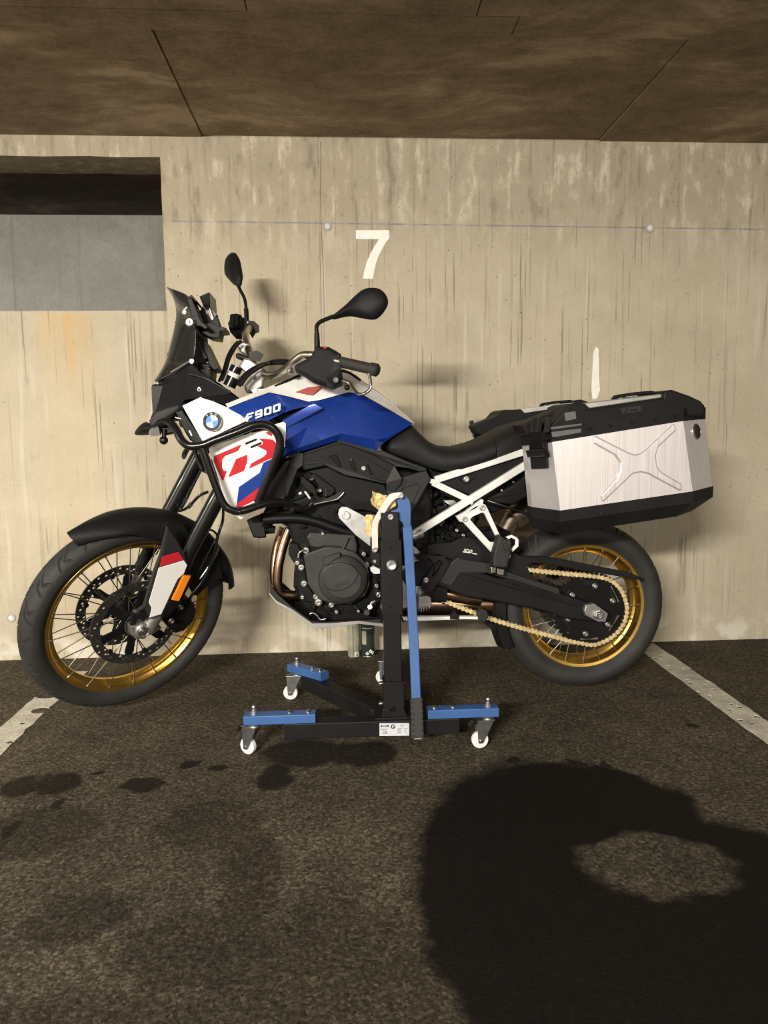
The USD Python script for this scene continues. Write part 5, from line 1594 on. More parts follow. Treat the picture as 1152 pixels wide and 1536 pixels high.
panel('fairing', 'P', fv, ff, 'plastic_black', .012, smooth=10, label='black nose fairing')
part('fairing_core', [plate('P', [(246, 585), (285, 555), (315, 572), (360, 606), (300, 640), (270, 630), (240, 632)], .10, .20, .015, .003, both=True)], 'satin_black')
part('fairing_ridge', plate('Y1', [(660, 10), (690, -5), (860, 45), (1152, 195), (1152, 235), (900, 75), (700, 20)], .178, .02, .004, .001), 'plastic_grey')
part('fairing_brow', plate('Y1', [(215, 545), (300, 440), (420, 395), (520, 370), (600, 345), (650, 330), (600, 395), (480, 480), (330, 575), (240, 610)], .185, .05, .006, .002), 'plastic_grey')
part('fairing_bolt', [bolt('Y1', (800, 188), .176, .008)], 'steel')
part('fairing_boss', [plate('Y1', [(750, 155), (800, 160), (850, 190), (840, 225), (790, 215), (760, 190)], .1745, .01, .003, .001), plate('Y1', [(625, 150), (640, 150), (690, 200), (690, 225), (650, 215), (628, 185)], .172, .01, .003, .001)], 'gloss_black')
part('vent_grille', [plate('Y1', [(520, 440), (600, 415), (840, 780), (760, 815), (690, 770), (640, 690), (560, 540)], .22, .04, .004, .001)], 'satin_black')
part('grille_slot', plate('Y1', [(676, 660), (690, 655), (718, 715), (705, 722)], .2205, .001, 0), 'steel'); part('grille_edge', tube(B('Y1', [(520, 508), (590, 522)], .222), .0022, 6), 'steel')
# headlamp: a curved clear lens at the very front
hl = []
for t in np.linspace(0, 1, 9):
    pc_ = np.array([(318, 190), (255, 290), (240, 360), (235, 440), (215, 530), (190, 580)], float)
    e = np.interp(t, np.linspace(0, 1, 6), pc_[:, 0]), np.interp(t, np.linspace(0, 1, 6), pc_[:, 1])
    s = B('Y1', [e], 0)[0]
    row = []
    for w in np.linspace(-1, 1, 13):
        row.append(s + np.array([.024 * abs(w) ** 2.2, .06 * w, 0]))
    hl.append(np.array(row))
P_ = np.vstack(hl)
part('headlamp_lens', shell(P_, [(i * 13 + j, i * 13 + j + 1, (i + 1) * 13 + j + 1, (i + 1) * 13 + j) for i in range(8) for j in range(12)], np.array([.006, 0, 0])), 'lamp_lens', smooth=50, label='clear headlamp lens')
part('headlamp_body', [box(B('Y1', [(330, 330)], 0)[0] - [.005, .085, .05], B('Y1', [(330, 330)], 0)[0] + [.10, .085, .055], .01)], 'satin_black')
# beak: tapering tongue in front under the lamp
bk = []
for (x, yt, yb, w) in ((62, 690, 700, .012), (80, 655, 712, .030), (130, 600, 716, .050), (190, 560, 712, .07), (260, 560, 700, .085), (360, 560, 690, .10), (500, 560, 690, .10)):
    t, b = B('Y1', [(x, yt)], 0)[0], B('Y1', [(x, yb)], 0)[0]
    q = []
    for a in np.linspace(0, 2 * math.pi, 16, endpoint=False):
        q.append(((t[0] + b[0]) / 2, -w * np.sign(math.cos(a)) * abs(math.cos(a)) ** .7, (t[2] + b[2]) / 2 + (t[2] - b[2]) / 2 * math.sin(a)))
    bk.append(np.array(q))
part('beak', loft(bk), 'plastic_black', smooth=40)
part('turn_signal', [loft([B('Y1', [(215, 690), (222, 655), (250, 632), (325, 600), (345, 640), (360, 712), (300, 722), (240, 727)], v) for v in (.17, .20)] + [B('Y1', [(235, 688), (240, 660), (260, 645), (320, 615), (335, 645), (345, 702), (300, 710), (250, 715)], .212)])], 'grey_lens', smooth=30, label='grey smoked turn signal')
part('lamp_bracket', [plate('Y1', [(330, 560), (400, 530), (520, 600), (515, 690), (400, 715), (360, 690)], .19, .04, .006, .002), tube(B('Y1', [(395, 640), (392, 740)], .195), .0065, 10)], 'satin_black')
part('mount_ball', [ball(B('Y1', [(388, 772)], .195)[0], .0132, 3)], 'gloss_black', label='black ball on a short stem')

# ---- windscreen: smoked shell, curved across
front = crom(photo('Y2', [(240, 60), (300, 150), (350, 250), (378, 380), (372, 520), (335, 700), (270, 950), (235, 1080), (175, 1220), (65, 1395)]), 4)
edge = crom(photo('Y2', [(255, 62), (500, 160), (545, 260), (600, 450), (640, 600), (650, 720), (645, 900), (600, 1105), (430, 1225), (80, 1418)]), 4)
rows = []
for k, (a, b) in enumerate(zip(front, edge)):
    t = k / (len(front) - 1)
    hw = .145 * (math.sin(math.pi * min(1, t * 3 + .08) / 2) if t < .32 else 1) * (1 if t < .8 else 1 - .55 * (t - .8) / .2)
    c = B('P', [a], 0)[0]; e = B('P', [b], hw)[0]
    row = []
    for w in np.linspace(-1, 1, 15):
        s = abs(w) ** 1.7
        row.append(np.array([c[0] + (e[0] - c[0]) * s, hw * w * 1.0, c[2] + (e[2] - c[2]) * s]))
    rows.append(np.array(row))
P_ = np.vstack(rows); nr = len(rows)
part('windscreen', shell(P_, [(i * 15 + j, i * 15 + j + 1, (i + 1) * 15 + j + 1, (i + 1) * 15 + j) for i in range(nr - 1) for j in range(14)], np.array([.004, 0, 0])), 'smoke_screen', smooth=60, label='smoked tall windscreen')
part('screen_stay', [tube(B('Y2', [(300, 1285), (420, 1215), (590, 1112)], .15), .004, 8), bolt('Y2', (600, 1122), .152, .0075), bolt('Y2', (492, 415), .152, .006)], 'steel')
part('screen_hook', tube(B('Y2', [(465, 415), (500, 375), (535, 340)], .153), .002, 6), 'bright_metal')
part('screen_screw', [ball(B('Y2', [p], .02)[0], .004, 1) for p in ((366, 570), (248, 1020))], 'bright_metal', kind='stuff')
part('screen_clip', tube(B('Y2', [(105, 1440), (130, 1470), (175, 1478)], .06), .003, 6), 'bright_metal')

# ---- instruments and mounts
part('device_bracket', [plate('Y2', [(530, 215), (600, 200), (700, 440), (745, 560), (690, 600), (640, 560), (600, 480)], .155, .12, .003), plate('Y2', [(525, 200), (600, 165), (675, 250), (655, 268), (605, 212), (535, 222)], .157, .13, .0015)], 'satin_black')
part('bracket_grip', [plate('Y2', [(600, 480), (640, 470), (700, 460), (720, 520), (760, 570), (800, 590), (830, 640), (790, 660), (740, 620), (660, 610), (600, 590)], .160, .05, .0025)], 'plastic_grey')
kb = B('Y2', [(575, 562)], .172)[0]
part('clamp_knob', mv(lathe([(0, .006), (.0115, .006), (.0148, .003), (.0155, -.002), (.0155, -.012), (0, -.012)], 28), frame([-.15, -1, .1]), kb), 'bright_metal', label='silver round clamp knob')
part('knob_mark', plate('Y2', [(566, 540), (574, 535), (580, 580), (572, 585)], .1792, .0008, 0), 'ink')
part('bracket_arm', [plate('Y2', [(650, 610), (760, 580), (860, 560), (990, 620), (1095, 640), (1100, 680), (1010, 690), (990, 790), (900, 780), (850, 770), (700, 690)], .10, .12, .002), plate('Y2', [(760, 330), (880, 540), (960, 470), (1010, 620), (960, 650), (800, 600), (740, 560), (690, 440)], .06, .07, .002)], 'satin_black')
# camera-like box seen from its corner
bo = [B('Y2', [(712, 195)], .02)[0], B('Y2', [(850, 130)], .06)[0], B('Y2', [(950, 238)], -.02)[0]]
bx = [np.array(B('Y2', [(712, 190), (850, 128), (850, 345), (775, 345)], [.02, .06, .06, .03])), np.array(B('Y2', [(850, 128), (950, 238), (965, 455), (860, 352)], [.06, -.02, -.02, .06]))]
part('device_box', [shell(bx[1], [(0, 1, 2, 3)], np.array([-.004, .03, 0])), shell(bx[0], [(0, 1, 2, 3)], np.array([.004, .06, 0]))], 'plastic_grey', smooth=5)
part('device_face', shell(np.array(B('Y2', [(855, 134), (948, 240), (962, 450), (864, 352)], [.0605, -.0195, -.0195, .0605])) + [.0004, -.0006, 0], [(0, 1, 2, 3)], np.array([-.001, .002, 0])), 'gloss_black', smooth=5)
part('device_clip', [plate('Y2', [(780, 360), (800, 350), (870, 520), (880, 540), (850, 545)], .055, .03, .002), plate('Y2', [(845, 360), (865, 355), (920, 500), (900, 540), (885, 530)], .055, .03, .002)], 'steel')
part('device_wedge', plate('Y2', [(878, 380), (900, 375), (962, 445), (925, 530), (905, 520)], .04, .05, .002), 'grey_lens')
part('display', [plate('Y2', [(640, 820), (695, 785), (830, 1080), (775, 1095)], .085, .17, .003), ], 'plastic_grey')
part('display_hood', [plate('Y2', [(680, 730), (790, 830), (985, 1232), (915, 1255), (840, 1160), (830, 1090), (700, 800)], .075, .15, .003)], 'satin_black')
part('display_glass', shell(B('Y2', [(750, 895), (795, 835), (985, 1230), (880, 1165)], [.06, .076, .076, .06]) - [0, .0008, 0], [(0, 1, 2, 3)], np.array([0, .001, 0])), 'screen_glass', smooth=5)
part('display_stand', [plate('Y2', [(690, 1130), (860, 1150), (895, 1250), (880, 1380), (800, 1360), (700, 1280)], .07, .14, .006, .002)], 'satin_black')
part('display_screw', [ball(B('Y2', [(850, 1228)], .072)[0], .0042, 1)], 'bright_metal')

# ---- fork, clamps, mudguard
zt_ = 1.02
leg_top = lambda s: (lambda p: p)(None)


def leg(side):
    a0, a1 = .0, .66
    p0, p1 = S(-.02, .033, .103 * side), S(.72, .033, .103 * side)
    up_ = tube([S(.265, .033, .103 * side), S(.74, .033, .103 * side)], .0275, 20)
    part('fork_tube', [up_, tube([S(.245, .033, .103 * side), S(.27, .033, .103 * side)], .0300, 20), tube([S(.72, .033, .103 * side), S(.765, .033, .103 * side)], [.026, .024], 20)], 'gloss_black', label='black upside-down fork tube')
    part('fork_slider', [tube([S(.03, .033, .103 * side), S(.26, .033, .103 * side)], .0215, 16)], 'satin_black')
    part('fork_foot', [tube([S(-.005, .030, .103 * side), S(.03, .036, .103 * side), S(.13, .034, .103 * side)], [.022, .027, .026], 16), rod(S(0, .057, .088 * side), S(0, .057, .120 * side), .027, 24, .004)], 'cast_silver')
    part('fork_guard_ring', [tube([S(.205, .033, .103 * side), S(.25, .033, .103 * side)], .031, 18)], 'satin_black')


leg(1); leg(-1)
part('axle_end', [mv(lathe([(0, -.004), (.004, -.004), (.0045, .003), (.008, .003), (.009, 0), (.015, 0), (.0165, .003), (.0185, .004), (.020, .001), (.020, -.02), (0, -.02)], 28), frame(SL), FW + SL * .124)], 'steel')
for s in (1, -1):
    part('triple_clamp', [mv(prism(rounded([(-.03, -.13), (.03, -.14), (.06, -.10), (.06, .10), (.03, .14), (-.03, .13)], .02), 0, .035, .004), np.c_[RS @ (-EF), RS @ np.array([0, 1.0, 0]), AX], S(.66 if s > 0 else .545, .0, 0))], 'cast_silver' if s > 0 else 'satin_black')
part('steering_stem', tube([S(.54, 0, 0), S(.70, 0, 0)], .028, 16), 'satin_black')
part('head_tube', [tube([S(.575, 0, 0), S(.66, 0, 0)], .042, 18), plate('P', [(375, 600), (400, 585), (440, 640), (420, 660), (395, 640)], .06, .12, .008, .002)], 'satin_black')
# the bits on the upper clamp that the photograph shows
part('fork_cap', tube(B('Y3', [(255, 575), (226, 640)], .0), .0205, 20), 'gloss_black'); part('fork_cap_ring', tube(B('Y3', [(228, 650), (210, 690)], .0), .0225, 20), 'white_satin')
part('fork_cap_body', tube(B('Y3', [(212, 690), (170, 790)], .0), .0215, 20), 'gloss_black')
part('bar_riser', [plate('Y3', [(270, 570), (330, 480), (390, 480), (470, 540), (560, 600), (600, 640), (545, 730), (540, 800), (440, 860), (350, 850), (330, 780), (400, 700), (400, 640), (330, 620)], .05, .05, .008, .003), plate('Y3', [(250, 340), (320, 300), (400, 330), (420, 380), (395, 420), (360, 460), (290, 420)], -.05, .04, .006, .003), plate('Y3', [(400, 830), (430, 800), (520, 830), (600, 800), (605, 815), (440, 870)], .075, .03, .003, .001)], 'cast_silver')
part('riser_bolt', [bolt('Y3', (450, 838), .078, .009)], 'steel'); part('riser_bolt', [bolt('Y3', (445, 690), .055, .008)], 'bright_metal')
part('riser_bridge', [plate('Y3', [(240, 440), (270, 425), (420, 480), (410, 500), (300, 500), (245, 480)], .0, .04, .005, .002)], 'satin_black')
part('ignition_knob', [loft([B('Y3', [(390, 415), (470, 400), (540, 440), (535, 470), (500, 520), (430, 515), (385, 470)], v) for v in (.0, .035)])], 'gloss_black')
for q, v in (([(60, 740), (110, 620), (150, 480), (200, 380), (270, 300)], .0), ([(90, 730), (130, 640), (170, 500), (225, 390), (300, 290)], .02), ([(260, 780), (310, 690), (400, 610), (520, 550), (620, 530), (760, 520), (880, 530)], .10), ([(280, 790), (340, 690), (430, 620), (540, 560), (640, 545), (780, 545), (900, 560)], .11), ([(300, 780), (360, 690), (450, 620), (560, 555), (640, 515), (760, 508), (860, 520)], .12)):
    part('cable', tube(crom(B('Y3', q, v), 6), .0048, 8), 'gloss_black')
part('cable_tie', ball(B('Y3', [(600, 535)], .125)[0], .007, 1), 'gloss_black')

# handlebar (both halves turned with the fork)
hbL = np.vstack([at('Y3', [(520, 640, .03), (600, 668, .07), (680, 660, .11), (780, 600, .15)]), at('Y3', [(870, 520, .185), (960, 455, .205), (1060, 452, .225)]), at('K2', [(330, 290, .222), (560, 345, .258), (960, 432, .335)])])
part('handlebar', tube(crom(hbL, 8), [.0135] * 0 or .0125, 14), 'titanium', label='titanium coloured tapered handlebar')
hbR = at('Y3', [(470, 620, .0), (380, 400, -.05), (350, 250, -.12), (370, 180, -.20), (420, 130, -.31)])
part('handlebar', tube(crom(hbR, 8), .0125, 14), 'titanium')
gA, gB = at('K2', [(590, 355, .278), (1010, 450, .338)])
part('grip', [rod(gA, gB, .0168, 24, .003), rod(gA + (gB - gA) * .83, gB + (gB - gA) * .09, .0196, 24, .005)], 'rubber', label='black left handgrip')
part('bar_end', rod(gB + (gB - gA) * .085, gB + (gB - gA) * .10, .012, 20, .002), 'plastic_grey')
hg = [(20, 390), (90, 350), (190, 300), (250, 235), (270, 160), (330, 155), (440, 165), (520, 205), (590, 250), (605, 300), (585, 440), (612, 540), (605, 640), (500, 688), (400, 655), (250, 600), (160, 540), (45, 480), (22, 440)]
part('switch_block', [plate('K2', hg, .262, .055, .012, .003)], 'plastic_black', label='black switch and lever housing')
panel('housing_facet', 'K2', [(450, 500, .264), (560, 235, .262), (585, 420, .270), (612, 540, .268), (605, 640, .262), (500, 686, .262), (405, 650, .262), (400, 540, .264), (530, 560, .276)], [(0, 1, 2, 8), (2, 3, 8), (3, 4, 5, 8), (5, 6, 7, 8), (7, 0, 8)], 'plastic_black', .01, far=False, smooth=8)
part('housing_bolt', bolt('K2', (525, 577), .276, .0085), 'bright_metal')
part('hazard_switch', plate('K2', [(365, 170), (385, 155), (415, 165), (410, 190), (375, 192)], .264, .02, .003, .001), 'red_paint', label='red hazard switch')
part('switch_button', [plate('K2', [(420, 165), (450, 168), (462, 190), (430, 195)], .264, .02, .002), plate('K2', [(480, 200), (515, 205), (525, 235), (490, 230)], .264, .02, .002)], 'satin_black')
part('bar_clamp', [rod(*at('Y3', [(820, 560, .16), (835, 660, .165)]), .010, 12, .002), ball(at('Y3', [(822, 620, .175)])[0], .009, 2)], 'cast_silver')
lev = at('K2', [(610, 585, .275), (690, 615, .285), (735, 680, .300), (800, 745, .325), (870, 745, .345), (945, 690, .352), (955, 610, .350), (935, 500, .342)])
part('clutch_lever', tube(crom(lev, 8), .0052, 12, flat=.8), 'bright_metal', label='polished clutch lever')
part('lever_ball', ball(at('K2', [(662, 668, .27)])[0], .009, 2), 'gloss_black')

# mirrors


def wing(win, pts, o, n, dome=.028, steps=6):
    """A mirror housing: outline on the plane (o, n), domed towards n."""
    q = (inplane(win, pts, o, n) - o) @ frame(n)
    q = crom(q[:, :2], 5, closed=True)
    g = Polygon(q).buffer(0); q = np.array(g.exterior.coords)[:-1]
    q = ccw(q); c = q.mean(0); loops = []
    for a in np.linspace(0, math.pi / 2, steps):
        k = math.cos(a) ** .8 if a < 1.55 else .02
        loops.append(np.c_[c + (q - c) * max(k, .02), np.full(len(q), dome * math.sin(a))])
    loops = [np.c_[c + (q - c) * .93, np.full(len(q), -.012)], np.c_[q, np.full(len(q), -.008)]] + loops
    return mv(loft(loops), frame(n), o), mv(prism(c + (q - c) * .9, -.0125, -.0118), frame(n), o)


mo_ = B('Z2', [(590, 190)], .315)[0]
n1 = np.array([-math.cos(math.radians(66)), -math.sin(math.radians(66)), .05])
w1, g1 = wing('Z2', [(372, 268), (420, 228), (480, 178), (540, 120), (595, 75), (650, 56), (715, 64), (758, 105), (773, 165), (742, 228), (695, 274), (650, 283), (580, 272), (500, 259), (430, 270), (385, 281)], mo_, n1 / np.linalg.norm(n1))
ml = xform('mirror', bike, label='black mirror on the near handlebar')
mesh('housing', w1, 'plastic_black', ml, 40); mesh('glass', g1, 'bright_metal', ml)
st_ = at('Z2', [(268, 505, .24), (267, 440, .24), (265, 380, .24), (264, 335, .242), (285, 305, .25), (330, 283, .265), (385, 262, .285)])
mesh('stem', [tube(crom(st_, 6), .0062, 12), tube(st_[:3], [.0088, .0088, .0075], 14)], 'satin_black', ml)
mo2 = B('Z1', [(735, 160)], -.33)[0]
n2 = np.array([-math.cos(math.radians(27)), -math.sin(math.radians(27)), .12])
w2_, g2_ = wing('Z1', [(735, 40), (752, 58), (766, 90), (778, 150), (786, 208), (781, 240), (774, 272), (750, 268), (718, 235), (692, 200), (686, 150), (692, 95), (706, 62)], mo2, n2 / np.linalg.norm(n2), .02)
mr = xform('mirror', bike, label='black mirror on the far handlebar')
mesh('housing', w2_, 'plastic_black', mr, 40); mesh('glass', g2_, 'bright_metal', mr)
s2 = at('Z1', [(768, 265, -.32), (790, 310, -.31), (815, 360, -.30), (826, 430, -.29), (830, 510, -.28)])
mesh('stem', [tube(crom(s2, 6), .0060, 12), tube(s2[-2:], .0085, 14)], 'satin_black', mr)
part('far_controls', [loft([B('Z1', [(700, 530), (725, 480), (760, 460), (800, 490), (830, 490), (835, 570), (820, 640), (760, 640), (715, 590)], v) for v in (-.34, -.27)], True), loft([B('Z1', [(840, 510), (880, 515), (915, 545), (917, 590), (890, 600), (870, 635), (845, 590)], v) for v in (-.34, -.26)], True), tube(B('Z1', [(850, 560), (880, 570)], [-.30, -.42]), .017, 14)], 'satin_black', smooth=20)
part('brake_reservoir', [rod(B('Z1', [(755, 560)], -.24)[0], B('Z1', [(755, 470)], -.24)[0], .022, 20, .004)], 'satin_black')

# ---- front mudguard (turns with the wheel)
def wheelpt(r, ang, y):
    """ang measured from straight ahead (0) over the top (90) to the rear (180), in the wheel's own plane; y to the left."""
    a = math.radians(ang)
    return FW + RS @ np.array([-r * math.cos(a), -y, r * math.sin(a)])


mg = []
aa = np.linspace(62, 178, 40)
for a in aa:
    tip = min(1, (a - 60) / 12, 1) if a < 90 else 1.0
    tail = min(1.0, (180 - a) / 10)
    w = .070 * (.35 + .65 * min(1, (a - 60) / 22)) * (.5 + .5 * min(1, (180 - a) / 22))
    rr2 = .377 + .012 * max(0, (80 - a) / 20) + .02 * max(0, (a - 150) / 30)
    sk_ = .018 + .034 * max(0, min(1, (a - 84) / 16)) * max(0, min(1, (166 - a) / 12))
    ring_ = [(-w * 1.04, -sk_ - .012), (-w, -.02), (-w * .8, -.006), (-w * .4, .004), (0, .008), (w * .4, .004), (w * .8, -.006), (w, -.02), (w * 1.04, -sk_ - .012)]
    inn_ = [(y * .94, d - .004) for y, d in ring_[::-1]]
    mg.append(np.array([wheelpt(rr2 + d, a, y) for y, d in ring_ + inn_]))
part('front_mudguard', loft(mg), 'plastic_black', smooth=45)
NW = SL          # normal of plates parallel to the wheel


def wplane(win, pts, off, thick, bevel=.002, r=0.0):
    return plane_plate(win, pts, FW + SL * off, SL, thick, bevel, r)


part('mudguard_side', [wplane('A1', [(470, 50), (520, 30), (690, 50), (760, 170), (830, 300), (1050, 230), (1085, 480), (1110, 640), (1060, 640), (800, 820), (700, 640), (500, 330), (440, 180)], .080, .006, .002, .002)], 'plastic_black')
part('mudguard_tail', [wplane('A1', [(1060, 250), (1095, 320), (1150, 480), (1165, 690), (1090, 655), (1040, 620), (900, 760), (820, 830), (850, 700), (960, 480)], .055, .008, .003, .002)], 'plastic_black')
fg = xform('fork_guard', bike, label='white fork guard with a red band')
fgo = [(515, 72), (600, 190), (692, 350), (735, 485), (700, 580), (640, 650), (620, 700), (455, 1022), (330, 1075), (270, 960), (200, 1000), (180, 985), (262, 930), (360, 590), (445, 370)]
mesh('backing', wplane('A1', fgo, .138, .012, .003, .001), 'plastic_grey', fg)
mesh('white_field', wplane('A1', [(420, 518), (690, 437), (728, 486), (692, 580), (625, 640), (600, 690), (448, 1018), (320, 1056), (342, 950), (312, 890)], .1395, .003, .0012), 'white_paint', fg)
mesh('red_band', wplane('A1', [(457, 398), (632, 345), (690, 430), (430, 508)], .1395, .003, .0012), 'red_paint', fg)
mesh('grey_tip', wplane('A1', [(517, 85), (680, 345), (638, 340), (460, 392), (500, 180)], .1393, .003, .0012), 'plastic_grey', fg)
part('fork_reflector', wplane('A1', [(690, 600), (768, 606), (640, 880), (565, 866)], .142, .010, .002), 'orange_lens', label='orange side reflector')
part('reflector_bracket', wplane('A1', [(640, 600), (690, 580), (780, 590), (790, 620), (660, 900), (520, 1050), (450, 1060), (560, 860)], .134, .012, .002), 'satin_black')
part('fork_lug', [wplane('K3', [(540, 780), (640, 720), (700, 690), (790, 740), (920, 770), (1000, 790), (880, 870), (790, 900), (740, 955), (610, 950), (560, 900)], .112, .03, .005, .002), wplane('K3', [(600, 560), (760, 500), (800, 520), (830, 620), (770, 640), (640, 660), (600, 740), (560, 750)], .120, .016, .003, .001)], 'cast_silver')
part('sensor_cover', [wplane('K3', [(560, 600), (640, 580), (780, 510), (800, 620), (740, 690), (650, 660), (600, 750), (545, 760)], .128, .014, .003, .001)], 'plastic_black')
part('brake_caliper', [wplane('A1', [(560, 900), (640, 880), (760, 860), (830, 980), (800, 1090), (700, 1200), (600, 1230), (540, 1180), (480, 1100)], .095, .055, .008, .003)], 'satin_black', label='black radial brake caliper')
part('caliper_bolt', [bolt_at(inplane('A1', [(655, 940)], FW + SL * .096, SL)[0], SL, .010)], 'steel'); part('caliper_bolt', [bolt_at(inplane('A1', [(555, 1088)], FW + SL * .112, SL)[0], SL, .010)], 'steel')
part('brake_hose', tube(crom(np.vstack([inplane('A1', [(800, 930), (760, 840), (900, 640), (1000, 420), (1050, 200), (1080, 100), (1110, 0)], FW + SL * .10, SL), at('Y8', [(870, 870, .15), (900, 700, .10)])]), 6), .0048, 10), 'gloss_black')
part('brake_hose', tube(crom(np.vstack([at('Y8', [(320, 960, -.05), (400, 930, -.02), (470, 870, .02), (570, 770, .05), (680, 720, .05)])]), 6), .0048, 10), 'gloss_black')
part('brake_hose', tube(crom(np.vstack([at('Y8', [(590, 450, -.02), (470, 690, -.04), (390, 860, -.06), (340, 930, -.06)])]), 6), .0042, 10), 'gloss_black')
part('hose_fitting', tube(at('Y8', [(440, 905, 0), (465, 875, .02)]), .0075, 10), 'steel')
part('hose_fitting', [tube(at('Y8', [(365, 880, -.06), (400, 800, -.05)]), .007, 10)], 'steel')
part('sensor_cable', tube(crom(inplane('A1', [(940, 100), (1010, 120), (1050, 180), (1000, 270), (900, 460), (820, 620)], FW + SL * .09, SL), 6), .0035, 8), 'gloss_black')
part('caliper_pipe', tube(crom(inplane('A1', [(860, 640), (960, 500), (1040, 360), (1065, 270)], FW + SL * .092, SL), 6), .0032, 8), 'steel')

# ---------------------------------------------------------------- aluminium cases
BW = lambda win, pts, v: to_world(B(win, pts, v))


def case(name, flip, label):
    """A side case, built on the near side of the motorcycle; flip mirrors it to the far side."""
    base = to_world(np.array([[.90, 0, 0]]))[0]
    t = xform(name, matrix=T4(np.c_[UH, -VH, [0, 0, 1.0]], (0, Y0, 0)), label=label, cat='pannier', group='aluminium panniers')
    fx = (lambda m: mirror(m)) if flip else (lambda m: m)

    def add(n, m, mat, smooth=35, **kw):
        m = join(m) if isinstance(m, (list, tuple)) else m
        return mesh(n, fx(m), mat, t, smooth, **kw)

    vo, vm, vi = .465, .40, .255
    # corners of the outer face, of the front and rear chamfers, then of the back
    tl, tr, br, bl = B('Z7', [(405, 247), (945, 160), (985, 463), (440, 543)], vo)
    dxf, dxr = .050, .055
    fl_t, fl_b = B('Z7', [(300, 262), (325, 528)], .30)
    rr_t, rr_b = B('Z7', [(1035, 152), (1065, 442)], .385)

    def ring(c_tl, c_tr, f, r):
        return [f * [1, 0, 1] + [0, -vi, 0], f, c_tl, c_tr, r, r * [1, 0, 1] + [0, -vi, 0]]
    top = ring(tl, tr, fl_t, rr_t); bot = ring(bl, br, fl_b, rr_b)
    V = np.array(bot + top)

    def lift_(a, dz, k=1.0):
        a = np.array(a); c = a.mean(0); return [c + (p - c) * [k, k, 1] + [0, 0, dz] for p in a]
    lo_up = [b + (u - b) * .0 for b, u in zip(bot, top)]
    body = loft([np.array(lift_(bot, -.0, .985)), np.array(bot), np.array(top), np.array(lift_(top, .0, .985))])
    add('shell', body, 'brushed_alu', 8)
    # pressed X on the outer face
    ey = (tr - tl) / np.linalg.norm(tr - tl)
    n = np.cross(tr - tl, bl - tl); n /= np.linalg.norm(n)
    n = n if n[1] < 0 else -n
    X = [(578, 228), (720, 300), (745, 308), (770, 302), (795, 285), (908, 178), (912, 208), (840, 275), (830, 310), (835, 355), (855, 380), (936, 428), (936, 458), (800, 385), (770, 378), (735, 385), (612, 503), (606, 475), (670, 405), (685, 375), (686, 340), (665, 310), (578, 260)]
    q = (inplane('Z7', X, tl, n) - tl) @ frame(n)
    q = rounded(q[:, :2], .004)
    pr = prism(q, -.004, .0062, .0035, 2)
    add('embossed_cross', mv(pr, frame(n), tl), 'brushed_alu', 50)
    rim_ = [tube(np.c_[np.vstack([q, q[:1]]), np.full(len(q) + 1, .0008)] @ frame(n).T + tl, .0014, 6)]
    add('cross_edge', rim_, 'zinc')
    # lower black tray
    tray = [np.array(lift_(bot, .004, 1.012)), np.array(lift_(bot, -.030, 1.012))]
    u0, u1 = bot[0], bot[5]
    dn = np.array(lift_(bot, -.068, 1.0)); dn[:, 0] = dn[:, 0].mean() + (dn[:, 0] - dn[:, 0].mean()) * np.where(dn[:, 0] > dn[:, 0].mean(), .80, .93); dn[:, 2] = dn[:, 2].mean() + (dn[:, 2] - dn[:, 2].mean()) * .9
    dn[:, 1] = -vi + (dn[:, 1] + vi) * .9
    dn[:, 2] -= .004
    tray.append(dn)
    add('base_tray', loft(tray), 'plastic_black', 20)
    for k in range(2):
        p = B('Z7', [((605, 548), (695, 535))[k]], vo + .005)[0]
        add('tray_screw', bolt_at(p, LEFT, .004), 'plastic_grey')
    # lid: frame strip, corner blocks, top sheet, carrying handle
    strip_o = lift_(top, .0, 1.008); strip_u = lift_(top, .030, 1.006)
    add('lid_seal', loft([np.array(lift_(top, -.006, 1.008)), np.array(strip_u)]), 'plastic_black', 20)
    topz = .058

    def lidpt(win, p, v):
        return B(win, [p], v)[0]
    ft = B('U3', [(170, 222), (270, 105), (300, 92), (350, 92), (365, 100), (385, 125), (800, 62), (808, 25), (850, 17), (945, 50), (1010, 80), (1032, 105), (1036, 160), (915, 168), (345, 235), (180, 285)], vo - .012)
    fq = ft[:, [0, 2]]
    add('lid_frame', mv(prism(fq, vi + .02, vo - .012, .006), V2B), 'plastic_black', 20)
    add('lid_corner', mv(prism(rounded(B2('U3', [(10, 215), (60, 190), (150, 155), (200, 130), (300, 98), (345, 94), (380, 130), (330, 200), (180, 215), (165, 290), (40, 270)], .37), .004), .265, .37, .006), V2B), 'plastic_black')
    ts = B2('U3', [(360, 92), (805, 38), (805, 60), (388, 122)], vo - .03)
    add('lid_sheet', mv(prism(ts, vi + .03, vo - .03, .003), V2B), 'skid_alu', label='aluminium lid sheet')
    add('seal_strip', plate('U3', [(172, 225), (345, 205), (345, 215), (175, 240)], vo + .001, .012, .001), 'grey_lens')
    add('seal_strip', plate('U3', [(175, 252), (340, 232), (342, 255), (180, 285)], vo + .001, .012, .001), 'grey_lens')
    for p in ((392, 232), (505, 217), (630, 200), (757, 183), (868, 163)):
        add('seal_bolt', bolt_at(lidpt('U3', p, vo + .004), LEFT, .006, .004), 'plastic_black')
    add('reflector', plate('U3', [(248, 145), (310, 137), (315, 180), (255, 192)], vo - .008, .006, .001), 'grey_lens', label='grey square reflector')
    add('name_plate', plate('U3', [(558, 120), (672, 105), (682, 137), (570, 155)], vo - .009, .005, .001), 'plastic_grey', label='grey plate with a slanted mark')
    add('plate_mark', plate('U3', [(580, 148), (600, 118), (607, 117), (590, 147)], vo - .0084, .001, 0), 'satin_black')
    add('plate_mark', plate('U3', [(612, 130), (660, 122), (661, 130), (613, 138)], vo - .0084, .001, 0), 'satin_black')
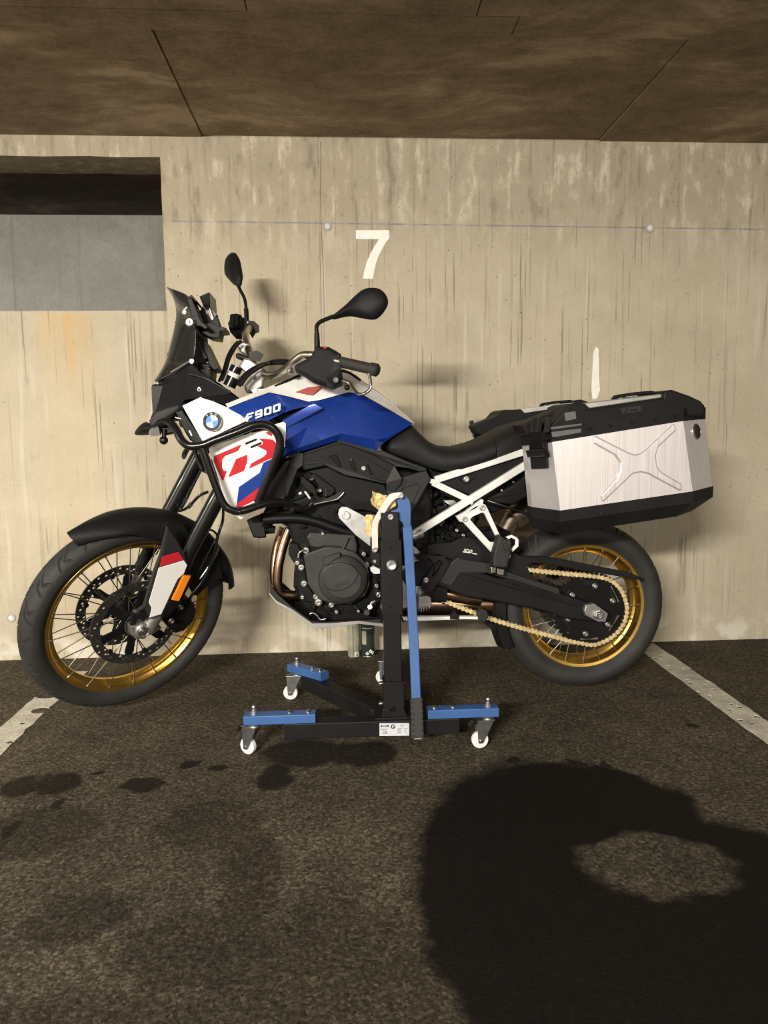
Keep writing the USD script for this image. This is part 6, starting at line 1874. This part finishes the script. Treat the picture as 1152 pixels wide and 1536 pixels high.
    hz = [B('U3', [(530, 72)], .36)[0], B('U3', [(540, 55)], .36)[0], B('U3', [(640, 40)], .36)[0], B('U3', [(740, 32)], .36)[0], B('U3', [(752, 44)], .36)[0]]
    add('carry_handle', [tube(bent(hz, .02, 5), .0055, 10, flat=1.8), tube(np.array(bent(hz, .02, 5)) + [0, .022, 0], .0045, 10)], 'plastic_black')
    add('handle_pad', plate('U3', [(585, 48), (635, 42), (636, 55), (586, 62)], .366, .02, .002), 'zinc')
    # latch on the front chamfer
    R = np.array([fl_t, tl, bl, fl_b]); nf = np.cross(R[1] - R[0], R[3] - R[0]); nf /= np.linalg.norm(nf); nf = nf if nf[0] < 0 else -nf
    o = (R[0] + R[1]) / 2 + nf * .004
    for pts_, off, th, mt in (([(75, 475), (240, 470), (250, 785), (105, 790)], .006, .008, 'plastic_black'), ([(50, 612), (215, 600), (240, 670), (70, 680)], .020, .016, 'gloss_black'), ([(20, 440), (190, 430), (260, 500), (240, 520), (90, 520)], .014, .03, 'plastic_black'), ([(90, 530), (215, 520), (225, 600), (95, 610)], .011, .008, 'satin_black')):
        add('latch', plane_plate('Q1', pts_, o + nf * off, nf, th, .002, .002), mt)
    add('latch_rib', [plane_plate('Q1', [(x, 300 + 60 * (x < 60)), (x + 22, 295 + 60 * (x < 60)), (x + 5, 440), (x - 18, 445)], o + nf * .02, nf, .012, .002) for x in (45, 110, 160, 240)], 'plastic_grey', kind='stuff')
    # round vent in the rear chamfer
    R = np.array([tr, rr_t, rr_b, br]); nr_ = np.cross(R[1] - R[0], R[3] - R[0]); nr_ /= np.linalg.norm(nr_); nr_ = nr_ if nr_[0] > 0 else -nr_
    c = inplane('Q2', [(795, 432)], tr, nr_)[0]
    rad = np.linalg.norm(inplane('Q2', [(795, 367)], tr, nr_)[0] - c)
    add('lock_ring', mv(lathe([(rad, 0), (rad * 1.22, 0), (rad * 1.2, .003), (rad * 1.02, .004), (rad, .003), (rad, 0)], 36), frame(nr_), c), 'bright_metal')
    add('lock_plug', mv(lathe([(0, .002), (rad * .9, .0025), (rad, .0035), (rad, -.01), (0, -.01)], 32), frame(nr_), c), 'gloss_black')
    # brackets that carry it
    bx_ = (fl_t + fl_b) / 2
    add('carrier_bracket', [box((.62, -.262, .78), (.66, -.13, .81), .004), box((.86, -.262, .80), (.90, -.12, .83), .004)], 'satin_black')
    return t


case('pannier', False, 'brushed aluminium pannier with a pressed X on the near side of the motorcycle')
case('pannier', True, 'aluminium pannier on the far side of the motorcycle, mostly hidden behind the seat')
